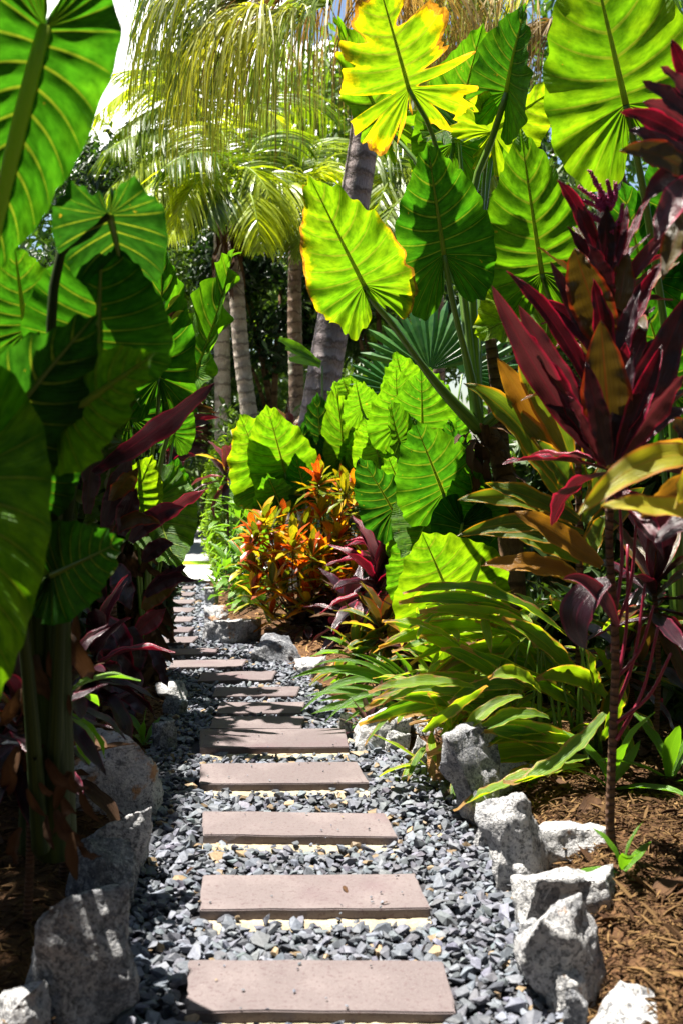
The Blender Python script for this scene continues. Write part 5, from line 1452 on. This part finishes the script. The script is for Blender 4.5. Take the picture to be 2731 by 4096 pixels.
croton('orange and yellow croton bulging over the path beside the bark mulch', [(x + rs.uniform(-18, 18), y + rs.uniform(-18, 18), 8.6 + rs.uniform(-.2, .3)) for x, y in ((590, 1235), (565, 1320), (780, 1300), (790, 1360), (820, 1310), (610, 1190), (720, 1400), (620, 1225), (650, 1190), (600, 1260), (640, 1260), (680, 1230), (620, 1300), (660, 1300), (700, 1270), (610, 1340), (650, 1350), (700, 1320), (740, 1290), (690, 1370), (730, 1360), (760, 1330), (590, 1310), (600, 1370), (640, 1395), (670, 1250), (580, 1285))], ground_at(690, 1465, 8.9), 2)
p = thing('croton', ground_at(770, 1480, 8.9), 'dark drooping lower croton branches in the shade above the dark rock', 'shrub', 'croton shrubs')
me_d = unit_lances('crd', 'cord_maroon', .26, .16, .25, .04, .6, 5, 9, 5) + unit_lances('crd2', 'dead', .26, .16, .25, .04, .6, 3, 9, 5) + unit_lances('crd3', 'cord_olive', .26, .16, .25, .04, .6, 3, 9, 5)
for k in range(12):
    c = at(rs.uniform(690, 800), rs.uniform(1330, 1430), 8.6 + rs.uniform(-.2, .3))
    stem(p, [Vector(p.location), c], [.008, .004], 'bark', 'branch', 6, 6)
    for j in range(11):
        a = rs.uniform(0, 6.28); el = R(rs.uniform(-80, 20))
        put_leaf(p, rs.choice(me_d), c + Vector((0, 0, -.03)), Vector((math.cos(a) * math.cos(el), math.sin(a) * math.cos(el) - .2, math.sin(el))), rs.uniform(.15, .26))

# ------------------------------------------------------------------ gingers with burnt, curled strap leaves
DY = -.12
Kg = thing('ginger', ground_at(1290, 1790, 5.1), 'ginger clump with bright arching leaves and brown curled edges above the white rocks', 'plant', 'gingers')
KL = [((1300, 1460), (925, 1365), 42, 50), ((1240, 1440), (915, 1385), 34, 30), ((1180, 1455), (870, 1490), 36, 30), ((1200, 1470), (900, 1500), 34, 26), ((1330, 1600), (955, 1590), 52, 85), ((1090, 1580), (845, 1590), 34, 16),
      ((1110, 1600), (855, 1610), 36, 14), ((1130, 1570), (838, 1630), 40, 30), ((1100, 1630), (845, 1655), 36, 18), ((1290, 1650), (925, 1645), 46, 30), ((1340, 1710), (980, 1735), 50, 40), ((1320, 1720), (1000, 1760), 42, 22),
      ((1390, 1640), (1155, 1800), 50, -42), ((1340, 1760), (1040, 1862), 46, 16), ((1300, 1700), (1120, 1790), 40, 18), ((1260, 1650), (1080, 1700), 40, 26), ((1350, 1740), (1200, 1830), 40, 20), ((1390, 1600), (1230, 1560), 44, 30), ((1200, 1600), (1060, 1640), 38, 24), ((1310, 1560), (1190, 1490), 42, 26), ((1240, 1590), (1120, 1560), 36, 26), ((1330, 1780), (1150, 1800), 44, 20), ((1010, 1690), (1090, 1560), 34, 10), ((1060, 1670), (960, 1560), 30, 20), ((1310, 1620), (1060, 1510), 44, 10), ((1330, 1560), (1150, 1420), 40, 20),
      ((1280, 1540), (1090, 1430), 34, 20), ((1340, 1640), (1180, 1560), 44, 10), ((1240, 1700), (1110, 1620), 36, 10), ((1200, 1640), (1030, 1660), 34, 22), ((1290, 1730), (1110, 1680), 36, 18), ((1330, 1480), (1260, 1370), 40, 0),
      ((1370, 1620), (1340, 1480), 44, 0), ((1230, 1500), (1030, 1400), 34, 24), ((1260, 1560), (1000, 1540), 36, 30), ((1060, 1490), (880, 1430), 30, 20), ((1380, 1700), (1430, 1560), 44, 0), ((1120, 1540), (960, 1460), 34, 16), ((1180, 1560), (1010, 1600), 34, 26), ((1150, 1690), (1020, 1730), 30, 20)]
rs = random.Random(611)
KL += [((b[0] + rs.uniform(-45, 35), b[1] + rs.uniform(-45, 40)), (t[0] + rs.uniform(-20, 70), t[1] + rs.uniform(-45, 45)), w * rs.uniform(.75, 1.0), ar * rs.uniform(.7, 1.3)) for b, t, w, ar in KL if t[0] < 1120]
for k, (b, t, w, ar) in enumerate(KL):
    rs = random.Random(600 + k)
    Y = 4.75 + (k % 5) * .13 if b[1] > 1560 else 5.0 + (k % 5) * .12
    if k in (12, 13): Y = 4.6
    lance(Kg, b, t, w * 1.1, Y, Y - .12, ar, rs.choice([35, 45, 60, 15, -20]), 'ginger', twist=.4 * math.sin(k * 1.9), wave=.08, fold=.5, taper=.5, n=30, m=9, seed=k, tipw=.26)
for k in range(12):
    rs = random.Random(640 + k)
    x = 1180 + k * 17 + rs.uniform(-10, 10)
    stem(Kg, [ground_at(x + 20, 1800, 5.1 + rs.uniform(-.25, .2)), at(x + rs.uniform(-10, 20), 1650, 5.0), at(x + rs.uniform(-40, 40), 1470, 5.0)], [.010, .008, .005], 'stalk', 'cane', 8, 14)
for k in range(170):
    rs = random.Random(700 + k)
    c = at(rs.uniform(940, 1420), rs.uniform(1370, 1780), 5.0 + rs.uniform(0, .45))
    a = rs.uniform(0, 6.28); el = R(rs.uniform(-35, 50))
    put_leaf(Kg, rs.choice(unit_lances('gin', 'ginger', .15, .22, .4, .05, .45, 4, 14, 5)), c, Vector((math.cos(a) * math.cos(el) - .4, math.sin(a) * math.cos(el) - .2, math.sin(el))), rs.uniform(.18, .34))

DY = 0.0
# low strap leaved lily that hangs over the gravel
Ml = thing('strap_lily', ground_at(960, 1650, 6.2), 'dark green strap leaved lily arching over the gravel edge', 'plant')
for k, (b, t, w, ar) in enumerate([((935, 1590), (668, 1558), 24, 34), ((955, 1610), (690, 1635), 20, 60), ((930, 1625), (700, 1600), 22, 20), ((920, 1630), (715, 1640), 26, 18), ((930, 1640), (730, 1612), 20, 22), ((935, 1650), (765, 1722), 18, 40),
     ((940, 1655), (790, 1725), 16, 34), ((950, 1655), (815, 1760), 22, 40), ((960, 1640), (745, 1590), 20, 30), ((960, 1620), (760, 1545), 20, 24), ((970, 1610), (800, 1500), 20, 20), ((980, 1620), (850, 1500), 20, 18), ((985, 1630), (900, 1490), 20, 12), ((990, 1640), (960, 1500), 20, 6),
     ((960, 1650), (840, 1690), 18, 30), ((950, 1640), (790, 1660), 18, 30), ((1000, 1640), (1030, 1520), 20, 10), ((970, 1630), (720, 1530), 18, 50), ((975, 1640), (870, 1560), 18, 20), ((960, 1640), (745, 1660), 16, 55)]):
    Y = 6.15 - (k % 4) * .07
    lance(Ml, b, t, w, Y, Y - .2, ar, 30 + (k % 3) * 12, 'lily', fold=.5, taper=.35, wave=.02, n=24, m=5, seed=k)

# purple edging plants behind the rocks
me_p = unit_lances('purp', 'purple', .16, .05, .4, .02, .4, 4, 8, 5)
for j, (x, y, Y, lab) in enumerate([(905, 1665, 5.95, 'low purple tufted plant behind the pale pointed rock'), (945, 1668, 5.95, 'low purple tufted plant between pale pointed rock and cracked rock'), (985, 1672, 5.9, 'low purple tufted plant behind the cracked brown rock'), (870, 1660, 6.0, 'low purple tufted plant half under the lily leaves'), (850, 1720, 5.8, 'small purple tuft at the gravel edge below the lily')]):
    p_ = thing('purple_tuft', ground_at(x, y, Y), lab, 'plant', 'purple edging plants')
    rosette(p_, Vector(p_.location) + Vector((0, 0, .05)), 26, .20, me_p, 85, 5, random.Random(j), .02)

# green shrubs along the far right of the path
me_s = unit_lances('shr', 'shrub', .22, .3, .3, .04, .45, 5, 12, 5)
for j, (x, yb, Y, yt, n, L, lab) in enumerate([(515, 1345, 11.6, 1285, 48, .26, 'low leafy green plant at the far corner of the path and footpath'), (545, 1370, 10.8, 1230, 66, .34, 'leafy green shrub beside the narrow far stones'), (580, 1400, 10.0, 1270, 60, .40, 'leafy green shrub left of the orange croton'), (565, 1330, 11.0, 1130, 60, .40, 'tall leafy green shrub behind the croton on the path side'), (530, 1320, 12.0, 1130, 60, .34, 'light green shrub before the bright lawn gap')]):
    b_ = ground_at(x, yb, Y)
    p_ = thing('leafy_shrub', b_, lab, 'shrub', 'leafy shrubs along the path')
    rs = random.Random(j + 50)
    for s_ in range(6):
        c = at(x + rs.uniform(-26, 30), yt + rs.uniform(-30, 60), Y + rs.uniform(-.3, .3))
        stem(p_, [b_, c], [.01, .005], 'stalk', 'cane', 6, 5)
        for k in range(n // 6):
            a = k * 2.4; el = R(70 - 90 * k / (n / 6) + rs.uniform(-10, 10))
            put_leaf(p_, rs.choice(me_s), c + Vector((0, 0, -.05 * k)), Vector((math.cos(a) * math.cos(el), math.sin(a) * math.cos(el), math.sin(el))), L * rs.uniform(.6, 1))

# small seedling by the cane, seedlings on the shaded side
me_g = unit_lances('seedl', 'lily', .2, .2, .3, .03, .45, 4, 12, 5)
for x, y, Y, n, L, lab in ((1425, 2130, 3.62, 5, .20, 'small green seedling at the foot of the thin ringed cane'), (1400, 1880, 4.5, 6, .34, 'young green shoot in the mulch behind the thin ringed cane'), (285, 1700, 4.9, 7, .16, 'tiny green seedling beside the rusty spotted rock'), (330, 1620, 5.6, 7, .2, 'small yellow green seedling under the dark purple leaves'), (1540, 1800, 4.6, 6, .4, 'leafy green shoot in the mulch at the right edge')):
    b_ = ground_at(x, y, Y)
    p_ = thing('seedling', b_, lab, 'plant', 'seedlings in the beds')
    rosette(p_, b_ + Vector((0, 0, .03)), n, L, me_g, 80, 25, random.Random(int(x)), .02)

# fallen dry leaves
me_f = unit_lances('fallen', 'dead', .3, .25, .4, .12, .45, 4, 10, 5)
rs = random.Random(90)
for k in range(34):
    if k < 10:
        Y = rs.uniform(3.1, 7); x = rs.uniform(float(xl(Y)) + .1, float(xr(Y)) - .1); z = .05
    else:
        Y = rs.uniform(3.2, 6.0); x = float(xr(Y)) + rs.uniform(.2, 1.0) if k % 3 else float(xl(Y)) - rs.uniform(.2, .8); z = float(bed_height(np.array(x), np.array(Y))) + .03
    L = rs.uniform(.03, .06) if k < 10 else rs.uniform(.12, .35)
    o = bpy.data.objects.new('fallen_leaf', rs.choice(me_f)); link(o)
    a = rs.uniform(0, 6.28)
    o.matrix_world = Matrix.Translation((x, Y, z)) @ orient(Vector((math.cos(a), math.sin(a), .05)), Vector((rs.uniform(-.3, .3), rs.uniform(-.3, .3), 1))).to_4x4() @ Matrix.Scale(L, 4)
    tag(o, 'small dry brown leaf fallen on the gravel path' if k < 10 else 'long dry brown leaf fallen on the mulch bed', 'leaf', 'dry leaves on the gravel' if k < 10 else 'dry leaves on the mulch')

# ------------------------------------------------------------------ dense planting behind and an added unseen tree to shade the near left bed
def dark_shrub(x, ytop, Y, wpx, seed, lab, mat='tree_leaf', n=2600, size=.09):
    hedge('dense_shrub', lab, x, ytop, 0, Y, wpx, mat, seed, n, size)
dark_shrub(1330, 900, 7.6, 360, 301, 'dense dark shrub behind the green and bronze cordyline')
dark_shrub(1560, 650, 6.6, 420, 302, 'dense dark shrub filling the right edge behind the red cordyline', n=3600)
dark_shrub(1120, 1000, 8.4, 300, 303, 'dense dark shrub behind the brown fibrous trunk')
dark_shrub(1480, 1350, 5.9, 300, 304, 'low dark shrub in the shade behind the thin cane')
dark_shrub(1230, 1380, 6.2, 260, 305, 'low dark shrub behind the ginger clump')
dark_shrub(60, 640, 6.2, 420, 306, 'dense dark shrub behind the foreground elephant ear', n=3600)
dark_shrub(230, 900, 7.2, 300, 307, 'dark shrub behind the purple cordyline on the shaded side')
dark_shrub(30, 1300, 4.7, 300, 308, 'low dark shrub in the black shade at the left edge')
dark_shrub(300, 1180, 8.2, 200, 309, 'dark shrub beside the path beyond the purple cordyline')
dark_shrub(840, 1180, 9.9, 220, 310, 'dark shrub behind the croton')
rs = random.Random(66)
cr = []
cr += [((rs.uniform(-.5, .35), rs.uniform(-.9, 3.0), rs.uniform(4.6, 5.2)), (rs.uniform(.45, .6), rs.uniform(.5, .8), rs.uniform(.3, .45))) for _ in range(11)]
tree('added_shade_tree', 'added unseen broadleaf tree outside the frame shading the near left bed', Vector((-2.75, 4.4, 0)), 4.6, cr, 9000, .11, 'tree_leaf', 88, tr=.12)

# added unseen trees beside and behind the viewer, cutting the sky's fill light
for k, (x, y, h, w, lab) in enumerate([(-4.4, 1.0, 5.2, 1.5, 'added unseen leafy tree left of the viewer'), (-4.6, 6.5, 5.4, 1.5, 'added unseen leafy tree left of the far path'), (3.6, 1.2, 5.6, 1.6, 'added unseen leafy tree right of the viewer'), (3.9, 5.0, 5.6, 1.6, 'added unseen leafy tree right of the red cordyline'), (-2.4, -4.0, 6.0, 2.0, 'added unseen leafy tree behind the viewer on the left'), (1.6, -4.4, 6.2, 2.1, 'added unseen leafy tree behind the viewer on the right'), (4.6, -2.4, 6.0, 1.9, 'added unseen leafy tree far behind the viewer on the right'), (-5.2, -2.2, 6.0, 1.9, 'added unseen leafy tree far behind the viewer on the left')]):
    rs = random.Random(900 + k)
    cr = [((rs.uniform(-.7, .7) * w, rs.uniform(-.7, .7) * w, h * rs.uniform(.15, .95)), (w * .55, w * .55, h * .14)) for _ in range(14)]
    tree('added_sky_blocker', lab, Vector((x, y, 0)), h * .8, cr, 4500, .15, 'tree_leaf', 900 + k, group='added sky blocking trees around the viewer')

# added spreading crowns above the frame to block sky light and deepen shade
for k, (bx, by, x0, x1, y0, y1, z0, z1, nb, lab) in enumerate([
        (-3.2, -2.5, -4.5, 4.5, -6.0, 0.6, 5.2, 7.2, 34, 'added unseen spreading shade tree behind the viewer'),
        (4.8, 4.5, 2.0, 5.5, 1.0, 8.5, 6.4, 8.0, 30, 'added unseen spreading tree over the right hand bed outside the frame'),
        (-5.6, 4.0, -6.5, -3.6, 0.5, 9.5, 5.4, 7.2, 26, 'added unseen spreading tree beyond the left hand bed outside the frame')]):
    rs = random.Random(950 + k)
    cr = [((rs.uniform(x0, x1) - bx, rs.uniform(y0, y1) - by, rs.uniform(z0, z1)), (rs.uniform(.8, 1.2), rs.uniform(.8, 1.2), rs.uniform(.4, .6))) for _ in range(nb)]
    tree('added_shade_tree', lab, Vector((bx, by, 0)), (z0 + z1) / 2, cr, 9000, .22, 'tree_leaf', 950 + k, group='added sky blocking trees around the viewer', tr=.2)

# added cloud sheet, lit from above to whiten the sky behind the palms
rg0 = np.random.default_rng(15)
def cloud():
    gx, gy = np.linspace(-330, 60, 90), np.linspace(220, 760, 90)
    V, keep = [], []
    for y in gy:
        for x in gx:
            q = Vector((x * .012, y * .009, 3.0))
            n = noise.noise(q) + .5 * noise.noise(q * 2.3) + .25 * noise.noise(q * 5.1)
            e = max(abs(x + 135) / 195, abs(y - 490) / 270)
            V.append((x, y, 140 + 9 * n + 4 * noise.noise(q * 9)))
            keep.append(n * .55 - max(0, e - .55) * 2.2 > -.45)
    Q = [f for f in grid_quads(90, 90).tolist() if all(keep[t] for t in f)]
    s_ = NT('cloud')
    o = solo('cloud', V, (0, 0, 0), Q, mat=s_.leaf((.85, .85, .85), (.9, .9, .9), .7, 1.0, None, 0.0))
    tag(o, 'added thin white sunlit cloud whitening the gap of sky left of the hanging palm leaves', kind='structure')
cloud()

# dark leaves over the stalk feet on the shaded side, and more ears in the sunny bank
cordy('dark maroon cordyline against the thick stalks of the foreground elephant ear', (60, 1900), 3.3, (45, 1640), 20, .30, ['cord_maroon', 'cord_maroon', 'cord_olive'], 21)
cordy('dark green cordyline at the foot of the foreground elephant ear', (140, 1800), 3.7, (150, 1560), 20, .30, ['cord_maroon', 'shrub', 'cord_maroon'], 22)
cordy('maroon cordyline between foreground stalks and rusty spotted rock', (225, 1700), 4.9, (215, 1500), 20, .36, ['cord_maroon', 'cord_maroon', 'cord_red'], 24)
C9 = thing('elephant_ear', ground_at(900, 1480, 7.4), 'cluster of smaller bright elephant ears between croton and low green clump', 'plant', 'elephant ears')
for k, (b, t, W, ro, ti) in enumerate([((925, 1130), (880, 1030), .9, 10, .7), ((870, 1050), (835, 950), .85, -10, .75), ((955, 1060), (930, 960), .8, 15, .6), ((880, 1150), (868, 1070), .8, 20, .4), ((930, 900), (905, 800), .85, 5, .7),
                                      ((1000, 930), (990, 840), .8, -10, .6), ((830, 940), (812, 865), .8, 10, .7), ((1040, 1010), (1030, 920), .8, -15, .55), ((935, 1240), (905, 1160), .9, 8, .65), ((960, 1390), (920, 1310), .9, 8, .6), ((1095, 1420), (1060, 1330), .9, -8, .6)]):
    Y = 7.0 + (k % 4) * .15
    ear(C9, b, t, Y, Y - .25, W, ro, [((b[0] + 900) / 2, b[1] + 110, Y + .1), (900, 1460, 7.4)], .010, seed=300 + k, nv=70, nu=8, tint=ti, yel=.06, fold=.18, wave=.04)
